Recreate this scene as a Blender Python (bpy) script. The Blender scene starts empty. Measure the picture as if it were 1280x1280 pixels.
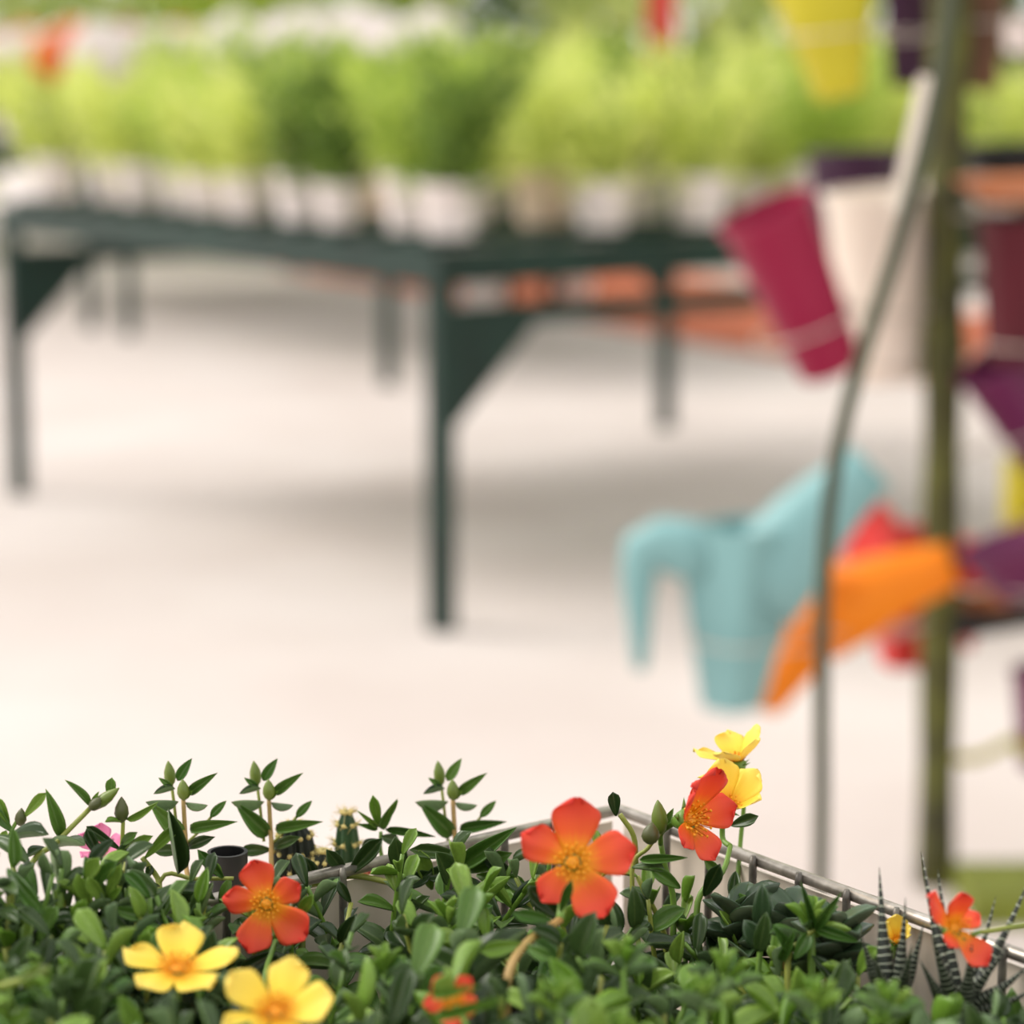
import bpy, bmesh, math, random
from mathutils import Vector, Matrix
random.seed(11)
R = random.Random(7)
sc = bpy.context.scene
col = sc.collection
pi = math.pi

# ------------------------------------------------------------------ camera, sky, sun, exposure
F = 3200.0                      # focal length in pixels of a 1280 px frame
CAMH = 1.11
TH = math.atan(561.0 / F)
cam_d = bpy.data.cameras.new('camera')
cam = bpy.data.objects.new('camera', cam_d); col.objects.link(cam)
cam.location = (0, 0, CAMH)
cam.rotation_euler = (pi/2 - TH, 0, 0)
cam_d.sensor_width = 24.0; cam_d.sensor_fit = 'HORIZONTAL'
cam_d.lens = 24.0 * F / 1280.0
cam_d.clip_start = 0.02; cam_d.clip_end = 200
cam_d.dof.use_dof = True
cam_d.dof.focus_distance = 0.85
cam_d.dof.aperture_fstop = 4.7
cam_d.dof.aperture_blades = 0
sc.camera = cam

w = bpy.data.worlds.new('sky'); sc.world = w; w.use_nodes = True
wn = w.node_tree.nodes; wl = w.node_tree.links
bg = wn['Background']; bg.inputs[1].default_value = 1.15
tcw = wn.new('ShaderNodeTexCoord'); sepw = wn.new('ShaderNodeSeparateXYZ'); rw = wn.new('ShaderNodeValToRGB')
wl.new(tcw.outputs['Generated'], sepw.inputs[0]); wl.new(sepw.outputs['Z'], rw.inputs[0]); wl.new(rw.outputs[0], bg.inputs[0])
rw.color_ramp.elements[0].position = 0.0; rw.color_ramp.elements[0].color = (1.0, .972, .935, 1)
rw.color_ramp.elements[1].position = 1.0; rw.color_ramp.elements[1].color = (.96, .96, .95, 1)

sun_d = bpy.data.lights.new('sun', 'SUN'); sun_d.energy = 2.3; sun_d.angle = math.radians(34); sun_d.color = (1, .95, .88)
sun = bpy.data.objects.new('sun', sun_d); col.objects.link(sun)
sun.location = (-4, 3, 8)
sun.rotation_euler = Vector((-.85, .16, .80)).to_track_quat('Z', 'Y').to_euler()

sc.view_settings.view_transform = 'Standard'
sc.view_settings.look = 'None'
sc.view_settings.gamma = 1.0
sc.view_settings.use_curve_mapping = False
sc.view_settings.exposure = 0.27

# ------------------------------------------------------------------ pixel -> world helpers
CT, ST = math.cos(TH), math.sin(TH)
def ray(px, py):
    u = (px - 640.0) / F; v = (640.0 - py) / F
    return Vector((u, CT + v*ST, -ST + v*CT))
def P(px, py, Y):
    d = ray(px, py); return Vector((0, 0, CAMH)) + d * (Y / d.y)
def PZ(px, py, z):
    d = ray(px, py); return Vector((0, 0, CAMH)) + d * ((z - CAMH) / d.z)
def mpp(p):                     # metres per pixel at a point
    p = Vector(p); return ((p.y)*CT + (CAMH - p.z)*ST) / F

# ------------------------------------------------------------------ materials
def L(c):                       # sRGB 0..1 -> linear
    return tuple(((x/12.92) if x <= .04045 else ((x+.055)/1.055)**2.4) for x in c)
def mat(name, c, rough=.5, var=.0, nscale=30., c2=None, metal=0., spec=.5, bump=0., bscale=60., transl=0., objvar=None, coord='Object'):
    m = bpy.data.materials.new(name); m.use_nodes = True
    nt = m.node_tree; n = nt.nodes; l = nt.links
    b = n['Principled BSDF']; out = n['Material Output']
    b.inputs['Roughness'].default_value = rough; b.inputs['Metallic'].default_value = metal
    b.inputs['Specular IOR Level'].default_value = spec
    a = L(c); a2 = L(c2) if c2 else tuple(max(0, x*(1-var)) for x in a)
    tc = n.new('ShaderNodeTexCoord'); no = n.new('ShaderNodeTexNoise'); no.inputs['Scale'].default_value = nscale; no.inputs['Detail'].default_value = 4
    l.new(tc.outputs[coord], no.inputs['Vector'])
    rp = n.new('ShaderNodeValToRGB'); rp.color_ramp.elements[0].position = .35; rp.color_ramp.elements[1].position = .65
    rp.color_ramp.elements[0].color = (*a2, 1); rp.color_ramp.elements[1].color = (*a, 1)
    l.new(no.outputs['Fac'], rp.inputs[0])
    cur = rp.outputs[0]
    if objvar:
        oi = n.new('ShaderNodeObjectInfo'); mx = n.new('ShaderNodeMix'); mx.data_type = 'RGBA'
        l.new(oi.outputs['Random'], mx.inputs[0]); l.new(cur, mx.inputs[6]); mx.inputs[7].default_value = (*L(objvar), 1)
        cur = mx.outputs[2]
    l.new(cur, b.inputs['Base Color'])
    if bump:
        n2 = n.new('ShaderNodeTexNoise'); n2.inputs['Scale'].default_value = bscale; n2.inputs['Detail'].default_value = 5
        l.new(tc.outputs[coord], n2.inputs['Vector'])
        bp = n.new('ShaderNodeBump'); bp.inputs['Strength'].default_value = bump; bp.inputs['Distance'].default_value = .01
        l.new(n2.outputs['Fac'], bp.inputs['Height']); l.new(bp.outputs[0], b.inputs['Normal'])
    if transl:
        t = n.new('ShaderNodeBsdfTranslucent'); ms = n.new('ShaderNodeMixShader'); ms.inputs[0].default_value = transl
        l.new(cur, t.inputs['Color']); l.new(b.outputs[0], ms.inputs[1]); l.new(t.outputs[0], ms.inputs[2]); l.new(ms.outputs[0], out.inputs['Surface'])
    return m

def petal_mat(name, stops, rough=.45):
    m = bpy.data.materials.new(name); m.use_nodes = True
    nt = m.node_tree; n = nt.nodes; l = nt.links
    b = n['Principled BSDF']; out = n['Material Output']; b.inputs['Roughness'].default_value = rough; b.inputs['Specular IOR Level'].default_value = .25
    tc = n.new('ShaderNodeTexCoord'); se = n.new('ShaderNodeSeparateXYZ'); l.new(tc.outputs['UV'], se.inputs[0])
    mp = n.new('ShaderNodeMapping'); mp.inputs['Scale'].default_value = (26, 1.2, 1); l.new(tc.outputs['UV'], mp.inputs[0])
    no = n.new('ShaderNodeTexNoise'); no.inputs['Scale'].default_value = 1.5; l.new(mp.outputs[0], no.inputs['Vector'])
    ad = n.new('ShaderNodeMath'); ad.operation = 'MULTIPLY_ADD'; l.new(no.outputs['Fac'], ad.inputs[0]); ad.inputs[1].default_value = .22; l.new(se.outputs['Y'], ad.inputs[2])
    sb = n.new('ShaderNodeMath'); sb.operation = 'SUBTRACT'; l.new(ad.outputs[0], sb.inputs[0]); sb.inputs[1].default_value = .11
    rp = n.new('ShaderNodeValToRGB'); l.new(sb.outputs[0], rp.inputs[0])
    el = rp.color_ramp.elements
    while len(el) < len(stops): el.new(.5)
    for e, (p, c) in zip(el, stops): e.position = 1-(1-p)**(1/1.7); e.color = (*L(c), 1)
    l.new(rp.outputs[0], b.inputs['Base Color'])
    t = n.new('ShaderNodeBsdfTranslucent'); ms = n.new('ShaderNodeMixShader'); ms.inputs[0].default_value = .35
    l.new(rp.outputs[0], t.inputs['Color']); l.new(b.outputs[0], ms.inputs[1]); l.new(t.outputs[0], ms.inputs[2]); l.new(ms.outputs[0], out.inputs['Surface'])
    return m

def leaf_mat(name, c_dark, c_light, rough=.36, tr=.22, rib=.12):
    """succulent leaf: tint differs leaf to leaf, pale midrib, slightly paler towards the base"""
    m = bpy.data.materials.new(name); m.use_nodes = True
    nt = m.node_tree; n = nt.nodes; l = nt.links
    b = n['Principled BSDF']; out = n['Material Output']; b.inputs['Roughness'].default_value = rough
    b.inputs['Specular IOR Level'].default_value = .45
    oi = n.new('ShaderNodeObjectInfo'); mx = n.new('ShaderNodeMix'); mx.data_type = 'RGBA'
    mx.inputs[6].default_value = (*L(c_dark), 1); mx.inputs[7].default_value = (*L(c_light), 1); l.new(oi.outputs['Random'], mx.inputs[0])
    tc = n.new('ShaderNodeTexCoord'); se = n.new('ShaderNodeSeparateXYZ'); l.new(tc.outputs['UV'], se.inputs[0])
    s = n.new('ShaderNodeMath'); s.operation = 'SUBTRACT'; l.new(se.outputs['X'], s.inputs[0]); s.inputs[1].default_value = .5
    a = n.new('ShaderNodeMath'); a.operation = 'ABSOLUTE'; l.new(s.outputs[0], a.inputs[0])
    r = n.new('ShaderNodeMapRange'); l.new(a.outputs[0], r.inputs[0]); r.inputs[1].default_value = .0; r.inputs[2].default_value = .07; r.inputs[3].default_value = rib; r.inputs[4].default_value = 0
    m2 = n.new('ShaderNodeMix'); m2.data_type = 'RGBA'; l.new(r.outputs[0], m2.inputs[0]); l.new(mx.outputs[2], m2.inputs[6]); m2.inputs[7].default_value = (*L((.72, .78, .45)), 1)
    no = n.new('ShaderNodeTexNoise'); no.inputs['Scale'].default_value = 9; l.new(tc.outputs['UV'], no.inputs['Vector'])
    m3 = n.new('ShaderNodeMix'); m3.data_type = 'RGBA'; m3.blend_type = 'MULTIPLY'; m3.inputs[0].default_value = .45
    rr = n.new('ShaderNodeValToRGB'); rr.color_ramp.elements[0].position = .3; rr.color_ramp.elements[0].color = (.6, .6, .6, 1); rr.color_ramp.elements[1].position = .7
    l.new(no.outputs['Fac'], rr.inputs[0]); l.new(m2.outputs[2], m3.inputs[6]); l.new(rr.outputs[0], m3.inputs[7])
    l.new(m3.outputs[2], b.inputs['Base Color'])
    t = n.new('ShaderNodeBsdfTranslucent'); ms = n.new('ShaderNodeMixShader'); ms.inputs[0].default_value = tr
    l.new(m3.outputs[2], t.inputs['Color']); l.new(b.outputs[0], ms.inputs[1]); l.new(t.outputs[0], ms.inputs[2]); l.new(ms.outputs[0], out.inputs['Surface'])
    return m

def band_mat(name):
    """zebra haworthia leaf: dark green with broken white cross bands"""
    m = bpy.data.materials.new(name); m.use_nodes = True
    nt = m.node_tree; n = nt.nodes; l = nt.links; b = n['Principled BSDF']; b.inputs['Roughness'].default_value = .5
    tc = n.new('ShaderNodeTexCoord'); mp = n.new('ShaderNodeMapping'); mp.inputs['Scale'].default_value = (1, 15, 1); l.new(tc.outputs['UV'], mp.inputs[0])
    wv = n.new('ShaderNodeTexWave'); wv.bands_direction = 'Y'; wv.inputs['Scale'].default_value = .32; wv.inputs['Distortion'].default_value = 2.2; wv.inputs['Detail Scale'].default_value = 2.0
    l.new(mp.outputs[0], wv.inputs['Vector'])
    rp = n.new('ShaderNodeValToRGB'); rp.color_ramp.elements[0].position = .92; rp.color_ramp.elements[1].position = .99
    rp.color_ramp.elements[0].color = (*L((.09, .12, .08)), 1); rp.color_ramp.elements[1].color = (*L((.72, .75, .66)), 1)
    l.new(wv.outputs['Fac'], rp.inputs[0]); l.new(rp.outputs[0], b.inputs['Base Color'])
    return m

M = {}
M['concrete'] = mat('pale_concrete', (.815, .775, .757), .75, nscale=1.3, c2=(.775, .727, .705), bump=.15, bscale=35, spec=.2)
M['terracotta_paving'] = mat('terracotta_paving', (.80, .45, .33), .8, nscale=4, c2=(.66, .36, .26), spec=.2)
M['soil'] = mat('potting_soil', (.13, .10, .08), .95, nscale=220, c2=(.06, .05, .04), bump=.8, bscale=300, spec=.1)
M['green_paint'] = mat('dark_green_paint', (.09, .20, .17), .45, nscale=9, c2=(.065, .155, .13), bump=.05, spec=.35)
M['white_pot'] = mat('white_plastic_pot', (.97, .93, .92), .5, nscale=8, c2=(.94, .89, .87), transl=.15)
M['beige_pot'] = mat('beige_plastic_pot', (.92, .83, .75), .55, nscale=8, c2=(.88, .77, .68))
M['bush_light'] = mat('light_green_leaves', (.80, .86, .44), .5, nscale=14, c2=(.60, .71, .24), transl=.45)
M['bush_mid'] = mat('mid_green_leaves', (.54, .64, .27), .5, nscale=14, c2=(.33, .45, .15), transl=.4)
M['bush_yellow'] = mat('yellow_green_leaves', (.92, .94, .60), .5, nscale=14, c2=(.79, .84, .40), transl=.45)
M['tree_green'] = mat('tree_leaves', (.46, .58, .26), .5, nscale=3, c2=(.26, .40, .14), transl=.35)
M['tree_pale'] = mat('pale_tree_leaves', (.88, .90, .66), .5, nscale=3, c2=(.70, .78, .42), transl=.45)
M['bark'] = mat('brown_bark', (.38, .29, .21), .9, nscale=30, c2=(.25, .19, .14), bump=.5)
M['white_petal'] = mat('white_petals', (1.0, .98, .98), .5, nscale=20, c2=(.93, .90, .88), transl=.3)
M['orange_petal'] = mat('orange_petals', (.96, .58, .26), .5, nscale=20, c2=(.9, .45, .2), transl=.3)
M['red_petal'] = mat('red_petals', (.86, .22, .16), .5, nscale=20, c2=(.7, .12, .1), transl=.3)
M['pink_petal'] = mat('pink_petals', (.90, .62, .74), .5, nscale=20, c2=(.85, .5, .66), transl=.3)
M['stem'] = mat('yellow_green_stem', (.60, .62, .28), .45, nscale=60, c2=(.50, .55, .22), transl=.1, coord='Object')
M['stem_tan'] = mat('tan_stem', (.72, .58, .36), .5, nscale=60, c2=(.62, .52, .28))
M['stem_green'] = mat('green_stem', (.42, .55, .20), .45, nscale=60, c2=(.34, .47, .15))
M['bud'] = mat('olive_bud', (.45, .50, .20), .4, nscale=300, c2=(.33, .42, .14))
M['bud_dark'] = mat('dark_bud', (.33, .30, .17), .45, nscale=200, c2=(.24, .31, .13))
M['stamen'] = mat('yellow_stamens', (.97, .72, .14), .5, nscale=500, c2=(.93, .56, .10))
M['steel'] = mat('galvanised_steel', (.78, .75, .71), .33, nscale=150, c2=(.58, .55, .51), metal=.75)
M['steel_dark'] = mat('dull_steel_wire', (.48, .46, .42), .4, nscale=150, c2=(.34, .32, .30), metal=.4)
M['liner'] = mat('cream_plastic_liner', (.90, .85, .79), .5, nscale=25, c2=(.86, .80, .73))
M['wood'] = mat('grey_wood', (.50, .43, .35), .8, nscale=20, c2=(.40, .33, .26), bump=.3)
M['post'] = mat('mossy_green_post', (.35, .36, .12), .7, nscale=14, c2=(.20, .19, .08), bump=.3, bscale=40)
M['moss'] = mat('mossy_plank', (.47, .50, .18), .9, nscale=14, c2=(.32, .33, .12), bump=.5)
M['tube'] = mat('grey_green_tube', (.25, .27, .18), .4, nscale=12, c2=(.18, .20, .12), metal=.1)
M['wire'] = mat('pale_wire', (.78, .74, .69), .35, nscale=30, c2=(.7, .66, .62), metal=.3)
M['wire_yellow'] = mat('yellow_wire', (.66, .63, .15), .4, nscale=30, c2=(.56, .55, .12))
M['blue'] = mat('blue_plastic', (.49, .655, .66), .42, nscale=6, c2=(.47, .635, .64), spec=.4)
M['orange'] = mat('orange_plastic', (.92, .51, .02), .45, nscale=6, c2=(.90, .48, .02), spec=.3)
M['red'] = mat('red_plastic', (.84, .22, .20), .42, nscale=6, c2=(.80, .19, .18))
M['magenta'] = mat('magenta_plastic', (.56, .06, .22), .35, nscale=6, c2=(.57, .08, .24), spec=.3)
M['purple'] = mat('dark_purple_plastic', (.21, .10, .19), .4, nscale=6, c2=(.24, .12, .23), spec=.3)
M['plum'] = mat('plum_plastic', (.36, .10, .26), .38, nscale=6, c2=(.40, .13, .30), spec=.3)
M['maroon'] = mat('maroon_plastic', (.28, .05, .10), .4, nscale=6, c2=(.33, .06, .12), spec=.3)
M['cream'] = mat('cream_plastic', (.93, .88, .83), .45, nscale=6, c2=(.91, .86, .80))
M['lime'] = mat('lime_yellow_plastic', (.77, .73, .13), .4, nscale=6, c2=(.74, .70, .11))
M['black'] = mat('black_plastic', (.10, .10, .10), .5, nscale=12, c2=(.08, .08, .08))
M['terracotta'] = mat('terracotta', (.78, .50, .33), .8, nscale=14, c2=(.70, .43, .28))
M['brown'] = mat('brown_clay', (.42, .29, .20), .8, nscale=14, c2=(.34, .23, .16))
M['pebble'] = mat('pale_pebble', (.86, .80, .74), .7, nscale=90, c2=(.74, .66, .60), objvar=(.95, .90, .86))
M['leafA'] = leaf_mat('purslane_dark', (.15, .24, .11), (.30, .40, .20), rough=.3)
M['leafB'] = leaf_mat('purslane_mid', (.28, .44, .16), (.42, .56, .24))
M['leafC'] = leaf_mat('purslane_young', (.42, .58, .18), (.55, .67, .29))
M['leafU'] = leaf_mat('purslane_underside', (.44, .54, .38), (.50, .60, .40), rough=.45)
M['jade'] = leaf_mat('dark_succulent', (.15, .23, .15), (.26, .36, .22), rough=.3, tr=.03, rib=0)
M['jade_under'] = leaf_mat('dark_succulent_rim', (.24, .30, .22), (.34, .38, .28), rough=.4, tr=.03, rib=0)
M['zebra'] = band_mat('zebra_leaf')
M['cactus'] = mat('green_cactus_skin', (.16, .30, .15), .5, nscale=60, c2=(.11, .22, .11))
M['cactus_dark'] = mat('dark_cactus_skin', (.09, .13, .08), .6, nscale=60, c2=(.06, .09, .06))
M['spine'] = mat('yellow_spines', (.84, .78, .50), .6, nscale=60, c2=(.72, .62, .36))
M['crimson'] = mat('crimson_cactus_skin', (.72, .08, .16), .5, nscale=60, c2=(.55, .05, .12))
M['pet_orange'] = petal_mat('coral_orange_petal', [(0, (.98, .76, .14)), (.20, (.98, .66, .17)), (.42, (.97, .45, .22)), (.72, (.95, .38, .27)), (1, (.90, .25, .21))])
M['pet_yellow'] = petal_mat('yellow_petal', [(0, (.96, .58, .12)), (.16, (.97, .74, .17)), (.38, (.98, .87, .31)), (1, (.99, .91, .48))])
M['pet_pale'] = petal_mat('pale_yellow_petal', [(0, (.96, .66, .14)), (.2, (.97, .80, .24)), (.5, (.98, .88, .36)), (1, (.99, .92, .50))])
M['pet_pink'] = petal_mat('pink_petal', [(0, (.94, .72, .80)), (.3, (.92, .60, .74)), (1, (.90, .55, .72))])

# ------------------------------------------------------------------ object helpers
def tag(o, label=None, cat=None, group=None, kind=None):
    if label: o['label'] = label
    if cat: o['category'] = cat
    if group: o['group'] = group
    if kind: o['kind'] = kind
    return o
def thing(name, label, cat, loc=(0, 0, 0), group=None):
    o = bpy.data.objects.new(name, None); col.objects.link(o); o.empty_display_size = .02
    o.location = loc; return tag(o, label, cat, group)
class MB:
    def __init__(s): s.v = []; s.f = []; s.mi = []; s.uv = {}
    def add(s, vs, fs, mi=0):
        b = len(s.v); s.v += [Vector(x) for x in vs]
        for f in fs: s.f.append(tuple(i+b for i in f)); s.mi.append(mi)
    def box(s, c, sx, sy, sz, X=(1, 0, 0), Y=(0, 1, 0), Z=(0, 0, 1)):
        c = Vector(c); X = Vector(X)*sx/2; Y = Vector(Y)*sy/2; Z = Vector(Z)*sz/2
        s.add([c-X-Y-Z, c+X-Y-Z, c+X+Y-Z, c-X+Y-Z, c-X-Y+Z, c+X-Y+Z, c+X+Y+Z, c-X+Y+Z],
              [(3, 2, 1, 0), (4, 5, 6, 7), (0, 1, 5, 4), (1, 2, 6, 5), (2, 3, 7, 6), (3, 0, 4, 7)])
    def bar(s, a, b, wid, hei, up=(0, 0, 1)):
        a = Vector(a); b = Vector(b); X = (b-a); ln = X.length; X.normalize(); Y = Vector(up).cross(X).normalized(); Z = X.cross(Y)
        s.box((a+b)/2, ln, wid, hei, X, Y, Z)
    def tube(s, pts, rad, n=8, flat=None):
        pts = [Vector(p) for p in pts]; k = len(pts)
        if not hasattr(rad, '__len__'): rad = [rad]*k
        t0 = (pts[1]-pts[0]).normalized(); ref = Vector((0, 0, 1)) if abs(t0.z) < .9 else Vector((1, 0, 0))
        N = t0.cross(ref).normalized(); vs = []
        for i, p in enumerate(pts):
            t = (pts[min(i+1, k-1)]-pts[max(i-1, 0)]).normalized()
            N = (N - t*N.dot(t)).normalized(); B = t.cross(N)
            for j in range(n):
                a = 2*pi*j/n; vs.append(p + (N*math.cos(a) + B*math.sin(a))*rad[i])
        fs = [(i*n+j, i*n+(j+1) % n, (i+1)*n+(j+1) % n, (i+1)*n+j) for i in range(k-1) for j in range(n)]
        fs += [tuple(reversed(range(n))), tuple((k-1)*n+j for j in range(n))]
        s.add(vs, fs)
    def loft(s, rings, cap0=True, cap1=True, mi=0):
        n = len(rings[0]); k = len(rings); vs = [p for r in rings for p in r]
        fs = [(i*n+j, i*n+(j+1) % n, (i+1)*n+(j+1) % n, (i+1)*n+j) for i in range(k-1) for j in range(n)]
        if cap0: fs.append(tuple(reversed(range(n))))
        if cap1: fs.append(tuple((k-1)*n+j for j in range(n)))
        s.add(vs, fs, mi)
    def lathe(s, prof, base=(0, 0, 0), axis=(0, 0, 1), n=24, mi=0, cap0=True, cap1=True):
        base = Vector(base); Z = Vector(axis).normalized(); X = Z.orthogonal().normalized(); Y = Z.cross(X)
        s.loft([[base + Z*h + (X*math.cos(2*pi*j/n) + Y*math.sin(2*pi*j/n))*r for j in range(n)] for r, h in prof], cap0, cap1, mi)
    def mesh(s, name, mats, smooth=True, off=(0, 0, 0)):
        me = bpy.data.meshes.new(name); off = Vector(off)
        me.from_pydata([v-off for v in s.v], [], s.f); 
        for m in (mats if isinstance(mats, (list, tuple)) else [mats]): me.materials.append(m)
        me.polygons.foreach_set('material_index', s.mi)
        me.polygons.foreach_set('use_smooth', [smooth]*len(s.f))
        if s.uv:
            u = me.uv_layers.new(name='uv')
            for lp in me.loops: u.data[lp.index].uv = s.uv.get(lp.vertex_index, (0, 0))
        me.update(); return me
    def build(s, name, mats, parent=None, smooth=True, sharp=None):
        off = parent_loc(parent) if parent else Vector()
        me = s.mesh(name, mats, smooth, off)
        if smooth and sharp is not None:
            me.set_sharp_from_angle(angle=math.radians(sharp))
        return put(name, me, parent)
def parent_loc(p):
    v = Vector()
    while p: v += p.location; p = p.parent
    return v
def put(name, me, parent=None, mtx=None):
    o = bpy.data.objects.new(name, me); col.objects.link(o)
    if parent: o.parent = parent
    if mtx is not None: o.matrix_local = mtx
    return o
def ring2d(c, X, Y, rx, ry, n=16, e=2.0):
    c = Vector(c); X = Vector(X); Y = Vector(Y); out = []
    for j in range(n):
        a = 2*pi*j/n; ca, sa = math.cos(a), math.sin(a)
        out.append(c + X*rx*math.copysign(abs(ca)**(2/e), ca) + Y*ry*math.copysign(abs(sa)**(2/e), sa))
    return out
def sheet(nu, nv, fn, thick, mats, name):
    """closed thin leaf or petal: fn(u in -1..1, t in 0..1) -> point; underside offset along the normal"""
    mb = MB(); top = [[Vector(fn(-1+2*i/nu, j/nv)) for i in range(nu+1)] for j in range(nv+1)]
    def nrm(i, j):
        a = top[j][min(i+1, nu)]-top[j][max(i-1, 0)]; b = top[min(j+1, nv)][i]-top[max(j-1, 0)][i]
        c = a.cross(b); return c.normalized() if c.length > 1e-12 else Vector((0, 0, 1))
    W = nu+1; cnt = W*(nv+1); vs = []; uv = {}
    for s_ in (0, 1):
        for j in range(nv+1):
            for i in range(W):
                edge = 1-abs(-1+2*i/nu)**2
                k = math.sin(min(1, max(0, j/nv))*pi)**.5 if 0 < j < nv else 0
                th = thick*(.18 + .82*edge*k)
                uv[len(vs)] = (i/nu, j/nv); vs.append(top[j][i] + nrm(i, j)*(th/2 if s_ == 0 else -th/2))
    f0 = []; f1 = []
    for j in range(nv):
        for i in range(nu):
            a = j*W+i; f0.append((a, a+1, a+W+1, a+W)); f1.append((cnt+a, cnt+a+W, cnt+a+W+1, cnt+a+1))
    rim = [i for i in range(W)] + [j*W+nu for j in range(1, nv+1)] + [nv*W+i for i in range(nu-1, -1, -1)] + [j*W for j in range(nv-1, 0, -1)]
    f2 = [(rim[k], cnt+rim[k], cnt+rim[(k+1) % len(rim)], rim[(k+1) % len(rim)]) for k in range(len(rim))]
    mb.add(vs, f0, 0); b = 0
    for f in f1: mb.f.append(f); mb.mi.append(1 if isinstance(mats, (list, tuple)) and len(mats) > 1 else 0)
    for f in f2: mb.f.append(f); mb.mi.append(0)
    mb.uv = uv
    return mb.mesh(name, mats)
def frame(y, zhint):
    y = Vector(y).normalized(); z = Vector(zhint); z = z - y*z.dot(y)
    if z.length < 1e-5: z = y.orthogonal()
    z.normalize(); return y.cross(z), y, z
def mtx(o, X, Y, Z, sx, sy, sz):
    m = Matrix.Identity(4)
    for i in range(3): m[i][0] = X[i]*sx; m[i][1] = Y[i]*sy; m[i][2] = Z[i]*sz; m[i][3] = o[i]
    return m
def bez(pts, n=10):
    """smooth curve through points (Catmull-Rom)"""
    pts = [Vector(p) for p in pts]; q = [pts[0]*2-pts[1]] + pts + [pts[-1]*2-pts[-2]]; out = []
    for i in range(1, len(q)-2):
        for k in range(n):
            t = k/n; a, b, c, d = q[i-1], q[i], q[i+1], q[i+2]
            out.append(.5*((2*b)+(c-a)*t+(2*a-5*b+4*c-d)*t*t+(3*b-a-3*c+d)*t**3))
    return out + [pts[-1]]
def ordinal(k): return ['first', 'second', 'third', 'fourth', 'fifth', 'sixth', 'seventh', 'eighth', 'ninth', 'tenth', 'eleventh', 'twelfth', 'thirteenth', 'fourteenth', 'fifteenth', 'sixteenth', 'seventeenth', 'eighteenth', 'nineteenth', 'twentieth', 'twenty-first', 'twenty-second', 'twenty-third', 'twenty-fourth'][k]

# ------------------------------------------------------------------ ground
mb = MB(); g = 40
xs = [-30 + 60*i/g for i in range(g+1)]; ys = [-12 + 60*i/g for i in range(g+1)]
mb.add([(x, y, 0) for y in ys for x in xs], [(j*(g+1)+i, j*(g+1)+i+1, (j+1)*(g+1)+i+1, (j+1)*(g+1)+i) for j in range(g) for i in range(g)])
fl = mb.build('floor', M['concrete'], smooth=False); tag(fl, kind='structure')
a = PZ(345, 338, 0); b = PZ(1010, 452, 0); d = (b-a).normalized(); nrm = Vector((-d.y, d.x, 0)); nrm = nrm if nrm.y > 0 else -nrm
b2 = b + d*2.0; mb = MB()
mb.box((a+b2)/2 + nrm*.85 + Vector((0, 0, .004)), (b2-a).length, 1.7, .012, d, nrm)
tag(mb.build('paved_strip', M['terracotta_paving'], smooth=False), kind='structure')

# ------------------------------------------------------------------ green tables
TA = PZ(552, 788, 0); TB = PZ(25, 618, 0)
eL = (TB-TA); eL.z = 0; WL = eL.length; eL.normalize(); eR = Vector((eL.y, -eL.x, 0)); WR = 2.15
TOP = .755
def table(A, label):
    A = Vector((A.x, A.y, 0)); t = thing('display_table', label, 'table', A)
    up = Vector((0, 0, 1)); lw = .042
    pt = lambda a, b, z: A + eL*a + eR*b + up*z
    for (x, y) in ((0, 0), (WL, 0), (0, WR), (WL, WR)):
        m_ = MB(); m_.bar(pt(x, y, 0), pt(x, y, TOP-.07), lw, lw, eL); m_.build('leg', M['green_paint'], t, smooth=False)
    for (p, q) in (((-.03, 0), (WL+.03, 0)), ((-.03, WR), (WL+.03, WR))):
        m_ = MB(); m_.bar(pt(*p, TOP-.035), pt(*q, TOP-.035), .05, .07); m_.build('edge_rail', M['green_paint'], t, smooth=False)
    for x in (0, WL):
        m_ = MB(); m_.bar(pt(x, .026, TOP-.035), pt(x, WR-.026, TOP-.035), .05, .07); m_.build('edge_rail', M['green_paint'], t, smooth=False)
        m_ = MB(); m_.bar(pt(x, .02, TOP-.135), pt(x, WR-.02, TOP-.135), .03, .042); m_.build('lower_rail', M['green_paint'], t, smooth=False)
        for y, sg in ((.021, 1), (WR-.021, -1)):
            m_ = MB(); th = .012; v = [pt(x, y, TOP-.155), pt(x, y+sg*.20, TOP-.155), pt(x, y, TOP-.155-.20)]
            m_.add([p-eL*th for p in v]+[p+eL*th for p in v], [(0, 1, 2), (5, 4, 3), (0, 3, 4, 1), (1, 4, 5, 2), (2, 5, 3, 0)])
            m_.build('gusset', M['green_paint'], t, smooth=False)
    nb = 12; bw = WL/nb
    for i in range(nb):
        m_ = MB(); m_.bar(pt(bw*(i+.5), -.01, TOP+.009), pt(bw*(i+.5), WR+.01, TOP+.009), bw*.42, .018); m_.build('board', M['green_paint'], t, smooth=False)
    return pt
ptA = table(TA, 'dark green table nearest the camera with braced legs, carrying bushy plants in white pots')
T2 = PZ(485, 482, 0); ptB = table(T2, 'dark green table behind the nearest one, its thin legs seen beneath it')
T3 = T2 + eL*(WL+.35); ptC = table(T3, 'dark green table farthest back at the left, mostly hidden by plants')

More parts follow.
